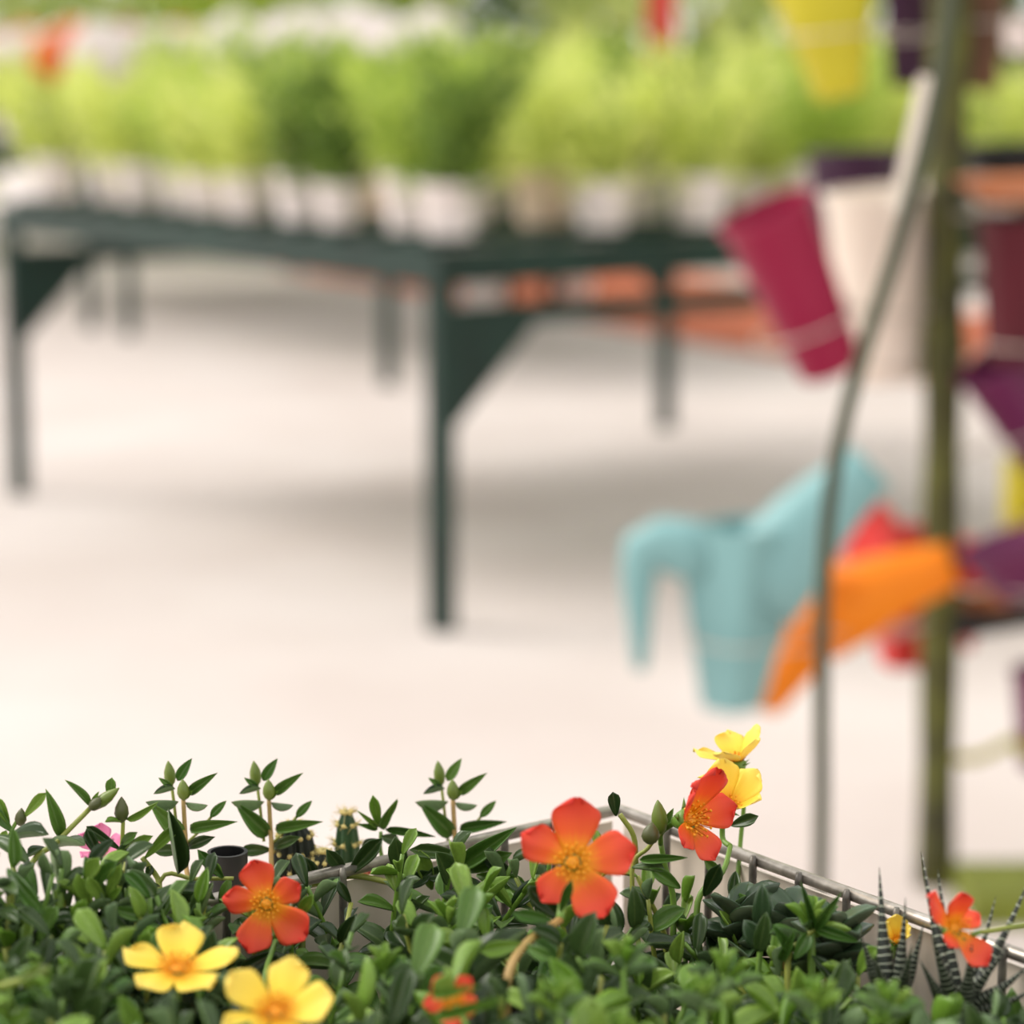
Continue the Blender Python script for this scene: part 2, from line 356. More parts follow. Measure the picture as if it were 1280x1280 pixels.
def bush_mesh(name, n, rx, h, lw, ll, m, seed, z0=0., spiky=.6, lobes=1):
    r = random.Random(seed); mb = MB()
    tips = [(r.uniform(0, 2*pi), r.uniform(.25, 1.0), r.uniform(.62, 1.08)) for _ in range(lobes)] if lobes > 1 else None
    for i in range(n):
        u = r.random(); a = r.uniform(0, 2*pi); rr = math.sqrt(r.random())
        if tips:                                # leaves along separate sprays that lean outwards
            ta, tq, th = tips[i % lobes]; v = u**.8
            ax = Vector((math.cos(ta)*tq*rx*v**1.3, math.sin(ta)*tq*rx*v**1.3, z0 + h*th*v)); wd = rx*.36*(1-.55*v)
            p = ax + Vector((r.gauss(0, wd*.6), r.gauss(0, wd*.6), r.gauss(0, .012)))
            d = Vector((math.cos(ta)*tq + r.gauss(0, .5), math.sin(ta)*tq + r.gauss(0, .5), .5+u*.5))
        else:
            z = z0 + h*u; k = math.sin(min(1, .18+u*.82)*pi*.62)**.8 if u < .8 else 1.0-.9*(u-.8)/.2*.6
            p = Vector((math.cos(a)*rr*rx*k, math.sin(a)*rr*rx*k, z))
            d = Vector((math.cos(a)*rr, math.sin(a)*rr, spiky+u*.6)) + Vector((r.gauss(0, .35), r.gauss(0, .35), r.gauss(0, .3)))
        X, Y, Z = frame(d, (r.gauss(0, 1), r.gauss(0, 1), 1.2)); l_ = ll*r.uniform(.7, 1.3); w_ = lw*r.uniform(.7, 1.2)
        mb.add([p, p+Y*l_*.5+X*w_*.5+Z*w_*.15, p+Y*l_-Z*l_*.1, p+Y*l_*.5-X*w_*.5+Z*w_*.15, p+Y*l_*.5], [(0, 1, 4), (1, 2, 4), (4, 2, 3), (0, 4, 3)])
    return mb.mesh(name, m, smooth=False)
bushes = [bush_mesh('foliage', 600, .165, .30, .015, .052, M[k], i, z0=-.04, lobes=13) for i, k in enumerate(['bush_light', 'bush_yellow', 'bush_yellow', 'bush_light', 'bush_mid'])]
def pot_prof(rt, rb, h, wall=.004):
    return [(rb, 0), (rt*.96, h*.86), (rt*1.04, h*.86), (rt*1.06, h), (rt*1.06-wall, h), (rt*.9, h*.9)]
pm = {}
for k in ('white_pot', 'beige_pot'):
    m_ = MB(); m_.lathe(pot_prof(.066, .050, .108), n=20); pm[k] = m_.mesh('pot', M[k]); pm[k].set_sharp_from_angle(angle=math.radians(40))
m_ = MB()
for i in range(7):
    a = i*.9; m_.tube([(.01*math.cos(a), .01*math.sin(a), .1), (.04*math.cos(a), .04*math.sin(a), .2), (.08*math.cos(a), .08*math.sin(a), .26)], .003, 5)
bstem = m_.mesh('stems', M['stem_green'])
def flower_ball(name, m, r0, seed, n=70):
    r = random.Random(seed); mb = MB()
    for i in range(n):
        z = 1-2*(i+.5)/n; a = i*2.39996; q = math.sqrt(1-z*z); d = Vector((q*math.cos(a), q*math.sin(a), z)); X, Y, Z = frame(d.orthogonal(), d)
        c = d*r0; s = r0*.30
        for k in range(4):
            an = k*pi/2 + r.random(); e = X*math.cos(an)+Y*math.sin(an); t_ = Z.cross(e)
            mb.add([c*.9, c+e*s*.6+t_*s*.45+Z*s*.1, c+e*s*1.1, c+e*s*.6-t_*s*.45+Z*s*.1], [(0, 1, 2, 3)])
    return mb.mesh(name, m, smooth=False)
fball = {k: flower_ball('flower_head', M[k], .058, i) for i, k in enumerate(['white_petal', 'orange_petal', 'red_petal', 'pink_petal'])}
def potted(x, y, z, label, group, bi=None, pk='white_pot', s=1.0, flowers=None, nf=7, fh=.24):
    t = thing('potted_bush', label, 'plant', (x, y, z), group); t.rotation_euler.z = R.uniform(0, 6.28); t.scale = (s, s, s)
    put('pot', pm[pk], t)
    f = put('foliage', bushes[R.randrange(5) if bi is None else bi], t, Matrix.Translation((0, 0, .10))); f['kind'] = 'stuff'
    put('stems', bstem, t)
    if flowers:
        for i in range(nf):
            a = i*2.4 + R.random(); q = .11*math.sqrt((i+.3)/nf)
            put('flower_head', fball[flowers], t, Matrix.Translation((q*math.cos(a), q*math.sin(a), fh+.115-q*.6+R.uniform(-.03, .03))) @ Matrix.Scale(R.uniform(1.0, 1.5), 4))
    return t
k = 0
sp = .205; na = int((WL-.1)/sp)+1
for row in range(7):
    for i in range(na):
        if row > 4 and i > 3: continue
        if row and R.random() < .15: continue
        p = ptA(.10 + (WL-.2)*i/(na-1) + R.uniform(-.03, .03), .10 + row*.31 + R.uniform(-.03, .05), TOP+.018)
        if row == 0:
            lab = 'bushy plant in a white pot, %s from left along the near table front edge' % ordinal(na-1-i); grp = 'potted bushes on the near table'
            potted(p.x, p.y, p.z, lab, grp, pk='white_pot', s=R.uniform(.80, 1.05))
        else:
            potted(p.x, p.y, p.z, 'bushy light green plant, %s from the left in the %s row of the near table' % (ordinal(na-1-i), ordinal(row)), 'potted bushes on the near table', pk='beige_pot' if R.random() < .10 else 'white_pot', s=R.uniform(.8, 1.12))
# second table: white flowering plants along its front, greenery behind
for row in range(4):
    for i in range(6):
        p = ptB(.14 + (WL-.28)*i/5 + R.uniform(-.03, .03), .16 + row*.34 + R.uniform(-.04, .04), TOP+.018)
        px = 640 + p.x/p.y*F
        if 270 < px < 560 and row < 2:
            potted(p.x, p.y, p.z, 'white flowering bush, %s from left in the %s row of the second table' % (ordinal(5-i), ordinal(row)), 'white flowering bushes on the second table', bi=1, s=1.12, flowers='white_petal', nf=8, fh=.28)
        else:
            potted(p.x, p.y, p.z, 'green bush without flowers, %s from left in the %s row of the second table' % (ordinal(5-i), ordinal(row)), 'green bushes on the second table', s=1.2)
for row in range(4):
    for i in range(6):
        p = ptC(.14 + (WL-.28)*i/5, .2 + row*.42, TOP+.018)
        kk = ['white_petal', 'orange_petal', None, 'white_petal', 'red_petal', 'pink_petal'][(i+row*2) % 6]
        cn = {'white_petal': 'white', 'orange_petal': 'orange', 'red_petal': 'red', 'pink_petal': 'pink'}.get(kk)
        potted(p.x, p.y, p.z, ('%s, %s from left in the %s row of the far left table' % ((cn+' flowering bush') if cn else 'plain green bush', ordinal(5-i), ordinal(row))), ('%s bushes on the far left table' % (cn or 'green')), s=1.1, flowers=kk, nf=9, fh=.28)
# marker stakes
def stake(name, label, px, y0, y1, Y, wpx, mats, split=None):
    p1 = P(px, y1, Y); p0 = Vector((p1.x, p1.y, TOP+.018+.1)); wd = wpx*mpp(p1)
    t = thing(name, label, 'stake', p0)
    m_ = MB(); m_.box((p0+p1)/2-Vector((0, 0, .02)), wd*.45, .006, (p1-p0).z-.02); m_.build('stick', M['wood'], t, smooth=False)
    m_ = MB(); zt = P(px, y0, Y).z; m_.box((p1.x, p1.y-.006, (zt+P(px, split, Y).z)/2), wd, .005, zt-P(px, split, Y).z); m_.build('tag', mats, t, smooth=False)
    if name == 'marker_stake' and px > 500:
        m_ = MB(); zb = P(px, 150, Y).z; z1 = P(px, split, Y).z; m_.box((p1.x, p1.y-.006, (zb+z1)/2), wd*.8, .005, z1-zb-.004); m_.build('orange_tag', M['orange_petal'], t, smooth=False)
stake('marker_stake', 'tall red marker stake standing among the bushes on the near table', 826, -40, 60, P(826, 60, 6.2).y, 36, M['red'], 75)
stake('marker_stake', 'slim white marker stake standing among the bushes at the left', 163, 95, 100, 6.5, 22, M['white_pot'], 165)
# white pots added to stand in for bright floor spots under the tables
for px, py, wpx, lab in ((604, 372, 60, 'white pot added for the bright floor spot between the near table rails, left one'), (720, 366, 46, 'white pot added for the bright floor spot between the near table rails, right one')):
    p = PZ(px, py+14, 0); rr = wpx*mpp(p)/2; t = thing('plant_pot', lab, 'pot', (p.x, p.y, 0.01))
    m_ = MB(); m_.lathe(pot_prof(rr, rr*.8, rr*1.8), (p.x, p.y, .01), n=20); m_.build('body', M['white_pot'], t, sharp=40)
    m_ = MB(); m_.lathe([(rr*.9, 0), (rr*.5, rr*.03)], (p.x, p.y, .01+rr*1.6), n=16); m_.build('soil', M['soil'], t)

# ------------------------------------------------------------------ trees and shrubs behind
tm = [bush_mesh('crown', 1900, .95, 2.4, .10, .22, M[k], 40+i, z0=.0, spiky=.3) for i, k in enumerate(['tree_pale', 'tree_green', 'bush_light'])]
m_ = MB(); m_.tube([(0, 0, 0), (.03, 0, .6), (-.02, .03, 1.4)], [.06, .05, .03], 8)
for i in range(5): a = i*1.26; m_.tube([(0, 0, .5+.1*i), (.3*math.cos(a), .3*math.sin(a), 1.0+.1*i)], [.03, .012], 6)
trunk = m_.mesh('trunk', M['bark'])
hedge = [('near', 15.0, [(-5.9, 1), (-3.6, 0), (-1.25, 2), (1.1, 0), (3.4, 1), (5.7, 0)], 1.0), ('far', 17.6, [(-7.1, 2), (-4.75, 1), (-2.4, 0), (0, 1), (2.4, 2), (4.8, 1), (7.2, 0)], 1.05)]
for rname, y, lst, s in hedge:
    for i, (x, k) in enumerate(lst):
        t = thing('shrub', '%s tall shrub, %s from left in the %s blurred row beyond the tables' % (['pale yellow green', 'dark green', 'light green'][k], ordinal(i), rname), 'shrub', (x, y, 0), 'shrubs beyond the tables')
        t.scale = (s, s, s); t.rotation_euler.z = R.uniform(0, 6.28)
        put('crown', tm[k], t, Matrix.Translation((0, 0, .25)))['kind'] = 'stuff'; put('trunk', trunk, t)

for i, (x, y, k) in enumerate(((3.9, 10.2, 0), (3.7, 7.6, 1), (3.6, 5.0, 2), (3.5, 2.4, 1))):  # shrubs out of view, added to cut ambient light from the right
    t = thing('shrub', '%s unseen shrub added to dim side light, %s from the back at right' % (['pale yellow green', 'dark green', 'light green'][k], ordinal(i)), 'shrub', (x, y, 0), 'unseen shrubs added to dim the right side')
    t.rotation_euler.z = R.uniform(0, 6.28); put('crown', tm[k], t, Matrix.Translation((0, 0, .25)))['kind'] = 'stuff'; put('trunk', trunk, t)

# ------------------------------------------------------------------ pot stand on the right
YS = 3.36
foot = PZ(1169, 1105, 0); YS = foot.y
toppt = P(1187, 10, YS); toppt = foot + (toppt-foot)*1.55
st = thing('pot_stand', 'mossy green post with wire rings and arms holding coloured pots', 'stand', foot)
m_ = MB(); pts = [foot + (toppt-foot)*t for t in [i/30 for i in range(31)]]
m_.tube(pts, [.0255*(1+.05*math.sin(i*1.7)+(.10 if i % 6 == 0 else 0)) for i in range(31)], 14); m_.build('post', M['post'], st)
m_ = MB(); c = foot + Vector((.27, -.10, .02)); m_.box(c, .50, .16, .04); o = m_.build('base_plank', M['moss'], st, smooth=False)
def at_post(py):
    best = min((abs((640 - F*((CT*(p.z-CAMH)+ST*p.y)/(CT*p.y-ST*(p.z-CAMH)))) - py), i) for i, p in enumerate(pts)); return pts[best[1]]
def ring(pxc, pyc, rpx, Y, tilt=(0, 0, 1), m='wire', r=.0019, arm=True):
    c = P(pxc, pyc, Y); rr = rpx*mpp(c); Z = Vector(tilt).normalized(); X = Z.orthogonal().normalized(); B = Z.cross(X); mb = MB()
    n = 28; mb.tube([c + (X*math.cos(2*pi*i/n)+B*math.sin(2*pi*i/n))*rr for i in range(n+1)], r, 6)
    if arm:
        q = at_post(pyc+6); dd = (q-c); dd = dd - Z*dd.dot(Z); e = c + dd.normalized()*rr
        mb.tube(bez([e, (e+q)/2 + Vector((0, 0, -.015)), q], 5), r*1.1, 6)
    mb.build('ring_arm', M[m], st)
def stand_pot(name, label, top, bot, wt, wb, Y, m, tiltY=0., cat='pot', rimmed=True, soil=False):
    pt_ = P(top[0], top[1], Y+tiltY); pb_ = P(bot[0], bot[1], Y); ax = pt_-pb_; h = ax.length
    rt = wt*mpp(pt_)/2; rb = wb*mpp(pb_)/2; t = thing(name, label, cat, pb_)
    mb = MB(); mb.lathe([(rb*.9, 0), (rb, h*.02), (rb+(rt-rb)*.93, h*.93), (rt*1.0, h*.94), (rt*1.03, h), (rt*.98, h), (rt*.93, h*.93), (rb*.9, h*.12)], pb_, ax, 32)
    mb.build('body', M[m], t, sharp=35)
    mb = MB(); n = 32; Z = ax.normalized(); X = Z.orthogonal().normalized(); B = Z.cross(X)
    mb.tube([pt_ - Z*h*.012 + (X*math.cos(2*pi*i/n)+B*math.sin(2*pi*i/n))*rt*1.02 for i in range(n+1)], h*.014, 6); mb.build('rim', M[m], t)
    return t
stand_pot('plant_pot', 'magenta pot tipped over to the left in the rack beside the cream pot', (955, 262), (1040, 462), 122, 82, 3.18, 'magenta', -.03)
stand_pot('plant_pot', 'tall cream pot behind the bent metal tube', (1095, 238), (1106, 474), 132, 98, 3.42, 'cream', -.01)
stand_pot('plant_pot', 'dark purple pot standing just behind the cream pot', (1068, 188), (1074, 440), 116, 84, 3.78, 'purple')
stand_pot('plant_pot', 'lime yellow pot hanging at the top of the rack', (1016, -90), (1050, 122), 165, 62, 3.25, 'lime', .02)
stand_pot('plant_pot', 'dark maroon pot at the right frame edge below the orange bowl', (1292, 272), (1290, 452), 140, 112, 3.25, 'maroon')
stand_pot('plant_pot', 'black planter at the right frame edge above the orange bowl', (1285, 180), (1285, 226), 172, 150, 3.45, 'black')
stand_pot('bowl', 'orange brown bowl at the right frame edge', (1278, 222), (1278, 254), 172, 96, 3.2, 'terracotta', cat='bowl')
stand_pot('plant_pot', 'plum coloured pot tipped at the right frame edge below the maroon pot', (1242, 452), (1312, 572), 100, 70, 3.3, 'plum', -.02)
stand_pot('plant_pot', 'lime yellow pot at the right frame edge above the purple bowl', (1312, 590), (1285, 668), 120, 70, 3.5, 'lime')
stand_pot('bowl', 'dark purple bowl at the right frame edge above the terracotta saucer', (1262, 676), (1284, 744), 132, 64, 3.2, 'plum', cat='bowl')
stand_pot('saucer', 'terracotta saucer on the black arm right of the green post', (1236, 722), (1240, 764), 92, 66, 3.42, 'terracotta', cat='saucer')
stand_pot('plant_pot', 'plum coloured pot low down at the right frame edge', (1326, 840), (1318, 962), 120, 86, 3.3, 'plum')
ring(1008, 405, 68, 3.18, (-.36, -.1, .92)); ring(1098, 455, 58, 3.42); ring(1040, 42, 62, 3.25, (-.1, 0, 1)); ring(1072, 400, 48, 3.78)
ring(1290, 430, 60, 3.25); ring(1280, 540, 46, 3.3, (-.4, 0, .9)); ring(1316, 930, 48, 3.3, m='wire_yellow', r=.0065)
ring(1300, 640, 44, 3.5); ring(1281, 735, 40, 3.2); ring(1285, 218, 80, 3.45); ring(1278, 243, 60, 3.2)
stand_pot('plant_pot', 'small brown pot high up just right of the green post', (1226, -40), (1222, 112), 74, 50, 3.42, 'brown')
stand_pot('plant_pot', 'white pot high up at the right frame edge', (1292, 22), (1290, 66), 86, 62, 3.9, 'white_pot')
ring(1225, 30, 36, 3.42); ring(1291, 42, 40, 3.9)
for py, Y in ((768, 3.42),):
    q = at_post(py); m_ = MB(); e = P(1330, py-14, Y+.02); m_.bar(q, e, .10, .022); m_.build('shelf_arm', M['black'], st, smooth=False)
# bent metal tube standing in front of the post
tb = [P(1025, 1150, 2.98)]
YT = 2.05; q = P(1025, 1150, YT); tb = [Vector((q.x, q.y, 0))]
tp = [(1026, 1080), (1027, 900), (1028, 760), (1036, 640), (1052, 540), (1082, 430), (1118, 320), (1150, 205), (1172, 110), (1188, 10), (1200, -120)]
tt = thing('bent_tube', 'grey metal tube bending up towards the green post, in front of the watering cans', 'tube', tb[0])
m_ = MB(); m_.tube(bez(tb + [P(x, y, YT + .004*i) for i, (x, y) in enumerate(tp)], 6), .0066, 10); m_.build('tube', M['tube'], tt)
m_ = MB(); m_.lathe([(.03, 0), (.03, .006), (.012, .012)], tb[0], n=16); m_.build('foot', M['tube'], tt)
# cream strip painting in the sunlit upper part of the tube
m_ = MB(); a = P(1122, 268, YT+.06); b = P(1160, 96, YT+.07); m_.bar(a, b, .005, .015, up=(1, 0, .2)); m_.build('sunlit_strip', M['cream'], tt, smooth=False)

# watering cans -------------------------------------------------
def can(label, m, Y, pxo, pyo, s=1.0, yaw=0., roll=0., hang=True):
    org = P(pxo, pyo, Y); k = mpp(org)*s
    t = thing('watering_can', label, 'watering can', org); t.rotation_euler = (0, roll, yaw)
    V = lambda x, y, dy=0: Vector(((x-916)*k, dy*k, (885-y)*k))
    X = Vector((1, 0, 0)); D = Vector((0, 1, 0))
    mb = MB(); out = []; lev = [(885, 915, 36, 34), (878, 915, 39, 36), (760, 922, 64, 56), (700, 926, 76, 64), (664, 930, 82, 68), (652, 930, 84, 69)]
    for y, cx, hw, hd in lev: out.append(ring2d(V(cx, y), X, D, hw*k, hd*k, 28, 1.12))
    inn = [ring2d(V(930, 652), X, D, 79*k, 64*k, 28, 1.12), ring2d(V(922, 760), X, D, 58*k, 50*k, 28, 1.12), ring2d(V(915, 872), X, D, 34*k, 30*k, 28, 1.12)]
    mb.loft(out+inn); mb_o = mb
    off = parent_loc(None)
    o = put('body', mb.mesh('body', M[m]), t); o.data.set_sharp_from_angle(angle=math.radians(50))
    mb = MB(); path = [(940, 738, 62, 52), (968, 702, 60, 50), (1004, 655, 52, 42), (1036, 622, 44, 34), (1062, 598, 38, 28), (1082, 578, 34, 26)]
    rings = []
    for i, (x, y, hv, hd) in enumerate(path):
        a_ = V(*path[max(0, i-1)][:2]); b_ = V(*path[min(len(path)-1, i+1)][:2]); tg = (b_-a_).normalized(); N = D.cross(tg).normalized()
        rings.append(ring2d(V(x, y), N, D, hv*k, hd*k, 20, 2.2))
    c_ = V(1082, 578); rings.append([c_+(p-c_)*.86 for p in rings[-1]]); c2 = V(1060, 600); rings.append([c2+(p-c_)*.6 for p in rings[-2]])
    mb.loft(rings); put('spout', mb.mesh('spout', M[m]), t)
    mb = MB(); path = [(885, 690, 40, 34), (852, 682, 38, 30), (822, 676, 34, 26), (800, 682, 27, 24), (797, 712, 23, 23), (797, 745, 19, 20), (799, 785, 14, 17), (800, 828, 10, 13), (801, 836, 6, 8)]
    rings = []
    for i, (x, y, hv, hd) in enumerate(path):
        a_ = V(*path[max(0, i-1)][:2]); b_ = V(*path[min(len(path)-1, i+1)][:2]); tg = (b_-a_).normalized(); N = D.cross(tg).normalized()
        rings.append(ring2d(V(x, y), N, D, hv*k, hd*k, 14, 2.4))
    mb.loft(rings); put('handle', mb.mesh('handle', M[m]), t)
    return t
can('light blue watering can at the front of the hanging cans', 'blue', 3.0, 916, 885)
can('orange watering can hanging behind the light blue one', 'orange', 3.24, 946, 880, .86, yaw=math.radians(-6), roll=math.radians(24))
can('red watering can hanging behind the orange one', 'red', 3.5, 1124, 832, .74, yaw=math.radians(150), roll=math.radians(-4))
can('dark purple watering can hanging at the top left of the green post', 'purple', 3.5, 1140, 108, .95, yaw=math.radians(-58))
ring(922, 792, 60, 3.0, (0, -.12, 1)); ring(957, 800, 62, 3.22); ring(1128, 770, 50, 3.5); ring(1140, 40, 48, 3.5)

# ------------------------------------------------------------------ bench and wire tray in the foreground
ZR = .84
K = PZ(772, 1012, ZR); k1 = PZ(1280, 1196, ZR); e1 = (k1-K).normalized(); e2 = Vector((e1.y, -e1.x, 0)); e2 = e2 if e2.x < 0 else -e2
LA, LB = .34, .46              # tray size along e1 / e2
ZS = .782                      # soil level
tr = lambda a, b, z: Vector((K.x, K.y, 0)) + e1*a + e2*b + Vector((0, 0, z))
def ab(p): d = Vector((p.x-K.x, p.y-K.y, 0)); return d.dot(e1), d.dot(e2)
bt = thing('display_bench', 'wooden bench under the wire tray of plants', 'bench', tr(LA/2, LB/2, 0))
for i in range(5):
    m_ = MB(); m_.bar(tr(.03+i*.07, -.01, .726), tr(.03+i*.07, LB+.01, .726), .06, .022); m_.build('board', M['wood'], bt, smooth=False)
for a_, b_ in ((.03, .02), (LA-.03, .02), (.03, LB-.02), (LA-.03, LB-.02)):
    m_ = MB(); m_.bar(tr(a_, b_, 0), tr(a_, b_, .715), .04, .04, e1); m_.build('leg', M['wood'], bt, smooth=False)
ty = thing('wire_tray', 'silver wire tray with a cream liner holding the flowering succulents', 'tray', tr(LA/2, LB/2, .737))
cor = [(0, 0), (LA, 0), (LA, LB), (0, LB)]
m_ = MB(); rr = .0022
for i in range(4):
    m_.tube([tr(*cor[i], ZR), tr(*cor[(i+1) % 4], ZR)], rr, 10); 
    m_.tube([tr(*cor[i], ZR-.05), tr(*cor[(i+1) % 4], ZR-.05)], .0013, 8)
    m_.tube([tr(*cor[i], .741), tr(*cor[(i+1) % 4], .741)], .0016, 8)
m_.build('rim', M['steel'], ty)
sp = .0228
for (c0, dv, ln, nv_) in (((0, 0), (1, 0), LA, (0, 1)), ((0, 0), (0, 1), LB, (1, 0)), ((LA, 0), (0, 1), LB, (-1, 0)), ((0, LB), (1, 0), LA, (0, -1))):
    n = int(ln/sp)
    for i in range(1, n):
        a_ = c0[0]+dv[0]*sp*(i+.36)+nv_[0]*.0027; b_ = c0[1]+dv[1]*sp*(i+.36)+nv_[1]*.0027
        m_ = MB(); m_.tube([tr(a_, b_, .7415), tr(a_, b_, ZR-.001), tr(a_, b_, ZR+.0022)], [.0014, .0014, .001], 8); m_.build('wire', M['steel_dark'], ty)
for i in range(4):
    m_ = MB(); p, q = tr(*cor[i], 0), tr(*cor[(i+1) % 4], 0); mid = tr(LA/2, LB/2, 0); o_ = ((p+q)/2-mid).normalized()*.0035
    m_.bar(p+o_+Vector((0, 0, .789)), q+o_+Vector((0, 0, .789)), .0012, .092); m_.build('liner', M['liner'], ty, smooth=False)
m_ = MB()
for i in range(1, 14): m_.tube([tr(LA*i/14, 0, .741), tr(LA*i/14, LB, .741)], .0012, 6)
m_.build('floor_wires', M['steel_dark'], ty)
# soil
m_ = MB(); n = 46; vs = []
for j in range(n+1):
    for i in range(n+1):
        e = min(i, j, n-i, n-j); vs.append(tr(.006+(LA-.012)*i/n, .006+(LB-.012)*j/n, ZS-(.0 if e else .036)+R.uniform(-.003, .003)*(1 if e else 0)))
m_.add(vs, [(j*(n+1)+i, (j+1)*(n+1)+i, (j+1)*(n+1)+i+1, j*(n+1)+i+1) for j in range(n) for i in range(n)])
so = m_.build('potting_soil', M['soil']); tag(so, 'dark potting soil filling the wire tray under the plants', 'soil', kind='stuff')

# ------------------------------------------------------------------ leaf, petal and bud meshes
def lf(shape, arch, fold):
    def fn(u, t):
        if shape == 0: wd = (math.sin(pi*min(1, t**.8))**.75)*.5*(1-.25*t)      # lanceolate
        elif shape == 1: wd = .5*(t**.75)*(max(0, 1-t**5))**.6*1.12 + .04*(1-t)  # spatulate
        else: wd = .5*math.sin(pi*(t**.9))**.6                                    # oval
        wd = max(wd, .035*(1-t)+.004)
        return (u*wd, t, -arch*t*t + fold*abs(u)**1.5*wd*1.2 + .02*math.sin(u*3+t*5)*wd)
    return fn
LEAF = {}
for cls, mt in (('A', [M['leafA'], M['leafU']]), ('B', [M['leafB'], M['leafU']]), ('C', [M['leafC'], M['leafC']]), ('J', [M['jade'], M['jade_under']])):
    LEAF[cls] = [sheet(6, 8, lf(s, ar, fo), .10 if cls != 'J' else .2, mt, 'leaf') for s, ar, fo in ((0, .10, .5), (0, -.12, .6), (1, .16, .45), (1, -.05, .5), (2, .22, .3), (2, .02, .45))]
SH = {'l': 0, 'L': 1, 's': 2, 'S': 3, 'o': 4, 'O': 5}
def pet(width, notch, cup, wav):
    def fn(u, t):
        t = 1-(1-t)**1.7; wd = width*.5*1.20*(t**.8 + .10)*(max(0, 1-t**4)+.015)**.5; tt = t*(1 - notch*(1-abs(u))**2*t**6 - .16*abs(u)**2.2*t**2)
        return (u*wd, tt, cup*t*t + .10*u*u*wd + wav*math.sin(u*4+t*3)*t*.04)
    return fn
PET = {m: [sheet(8, 13, pet(*a), .018, M[m], 'petal') for a in ((.80, .03, .10, 1), (.87, .06, .16, -1), (.76, .02, .04, 1.5))] for m in ('pet_orange', 'pet_yellow', 'pet_pale', 'pet_pink')}
def bud_mesh(m, name='bud'):
    mb = MB(); n = 12
    mb.loft([[Vector((math.cos(2*pi*j/n)*r*(1+.08*math.cos(4*pi*j/n)), y, math.sin(2*pi*j/n)*r)) for j in range(n)] for r, y in ((.14, 0), (.36, .12), (.5, .34), (.44, .6), (.24, .84), (.04, 1.0))]); return mb.mesh(name, m)
BUD = {'g': bud_mesh(M['bud']), 'd': bud_mesh(M['bud_dark'])}
m_ = MB(); m_.lathe([(.08, -.30), (.15, -.16), (.19, -.04), (.14, .02), (.05, .03)], n=12)
for k in range(5):
    a = k*2*pi/5+.6; c_ = Vector((math.cos(a), math.sin(a), 0)); t_ = Vector((-c_.y, c_.x, 0))
    m_.add([c_*.10+t_*.09+Vector((0, 0, -.08)), c_*.10-t_*.09+Vector((0, 0, -.08)), c_*.34+Vector((0, 0, -.02)), c_*.2+Vector((0, 0, -.10))], [(0, 2, 3), (3, 2, 1), (0, 1, 2), (0, 3, 1)])
CALYX = m_.mesh('flower', M['stem_green'])
m_ = MB(); rs = random.Random(3)
for i in range(34):
    a = i*2.4; q = .26*math.sqrt((i+.5)/34); hgt = .13+.05*rs.random()
    p0 = Vector((q*.5*math.cos(a), q*.5*math.sin(a), .0)); p1 = Vector((q*1.25*math.cos(a), q*1.25*math.sin(a), hgt))
    m_.tube([p0, p1, p1+Vector((0, 0, .012)), p1+Vector((0, 0, .035))], [.007, .007, .028, .010], 5)
m_.lathe([(.10, .0), (.115, .03), (.08, .065), (.02, .08)], n=14)
STAMEN = m_.mesh('stamens', M['stamen'])

def leaf(root, base, tip, wid, cls='A', sh='l', zh=(0, 0, 1), roll=0.):
    base = Vector(base); tip = Vector(tip); ln = (tip-base).length
    X, Y, Z = frame(tip-base, zh)
    if roll: q = Matrix.Rotation(roll, 3, Y); X = q @ X; Z = q @ Z
    ar = {0: .10, 1: -.12, 2: .16, 3: -.05, 4: .22, 5: .02}[SH[sh]]
    Y2 = (Y + Z*ar).normalized(); Z2 = X.cross(Y2)
    return put('leaf', LEAF[cls][SH[sh]], root, mtx(base-parent_loc(root), X, Y2, Z2, wid, ln, ln*.9))
def bud(root, base, tip, wid, m='g'):
    X, Y, Z = frame(Vector(tip)-Vector(base), (.2, -1, .3)); ln = (Vector(tip)-Vector(base)).length
    return put('bud', BUD[m], root, mtx(Vector(base)-parent_loc(root), X, Y, Z, wid, ln, wid))
def flower(root, c, n, rad, m, phase, label, opens=None, rads=None, center=True):
    c = Vector(c); Z = Vector(n).normalized(); Xh = Vector((1, 0, 0)); X = (Xh - Z*Xh.dot(Z)).normalized(); Y = Z.cross(X)
    f = put('flower', CALYX, root, mtx(c-parent_loc(root), X, Y, Z, rad, rad, rad)); f['label'] = label
    opens = opens or [.18]*5; rads = rads or [1]*5
    for k in range(5):
        if rads[k] == 0: continue
        a = math.radians(phase) + k*2*pi/5 + .08*math.sin(k*2.3)
        rot = Matrix.Rotation(a-pi/2, 4, 'Z') @ Matrix.Rotation(opens[k], 4, 'X') @ Matrix.Rotation(.10*math.sin(k*1.9+phase), 4, 'Y')
        put('petal', PET[m][k % 3], f, Matrix.Translation((math.cos(a)*.05, math.sin(a)*.05, .008*(k % 2))) @ rot @ Matrix.Scale(rads[k]*.97, 4))
    if center: put('stamens', STAMEN, f)
    return f
def clampsoil(p, mrg=.014):
    a_, b_ = ab(p); a_ = min(max(a_, mrg), LA-mrg); b_ = min(max(b_, mrg), LB-mrg); return tr(a_, b_, ZS-.004)
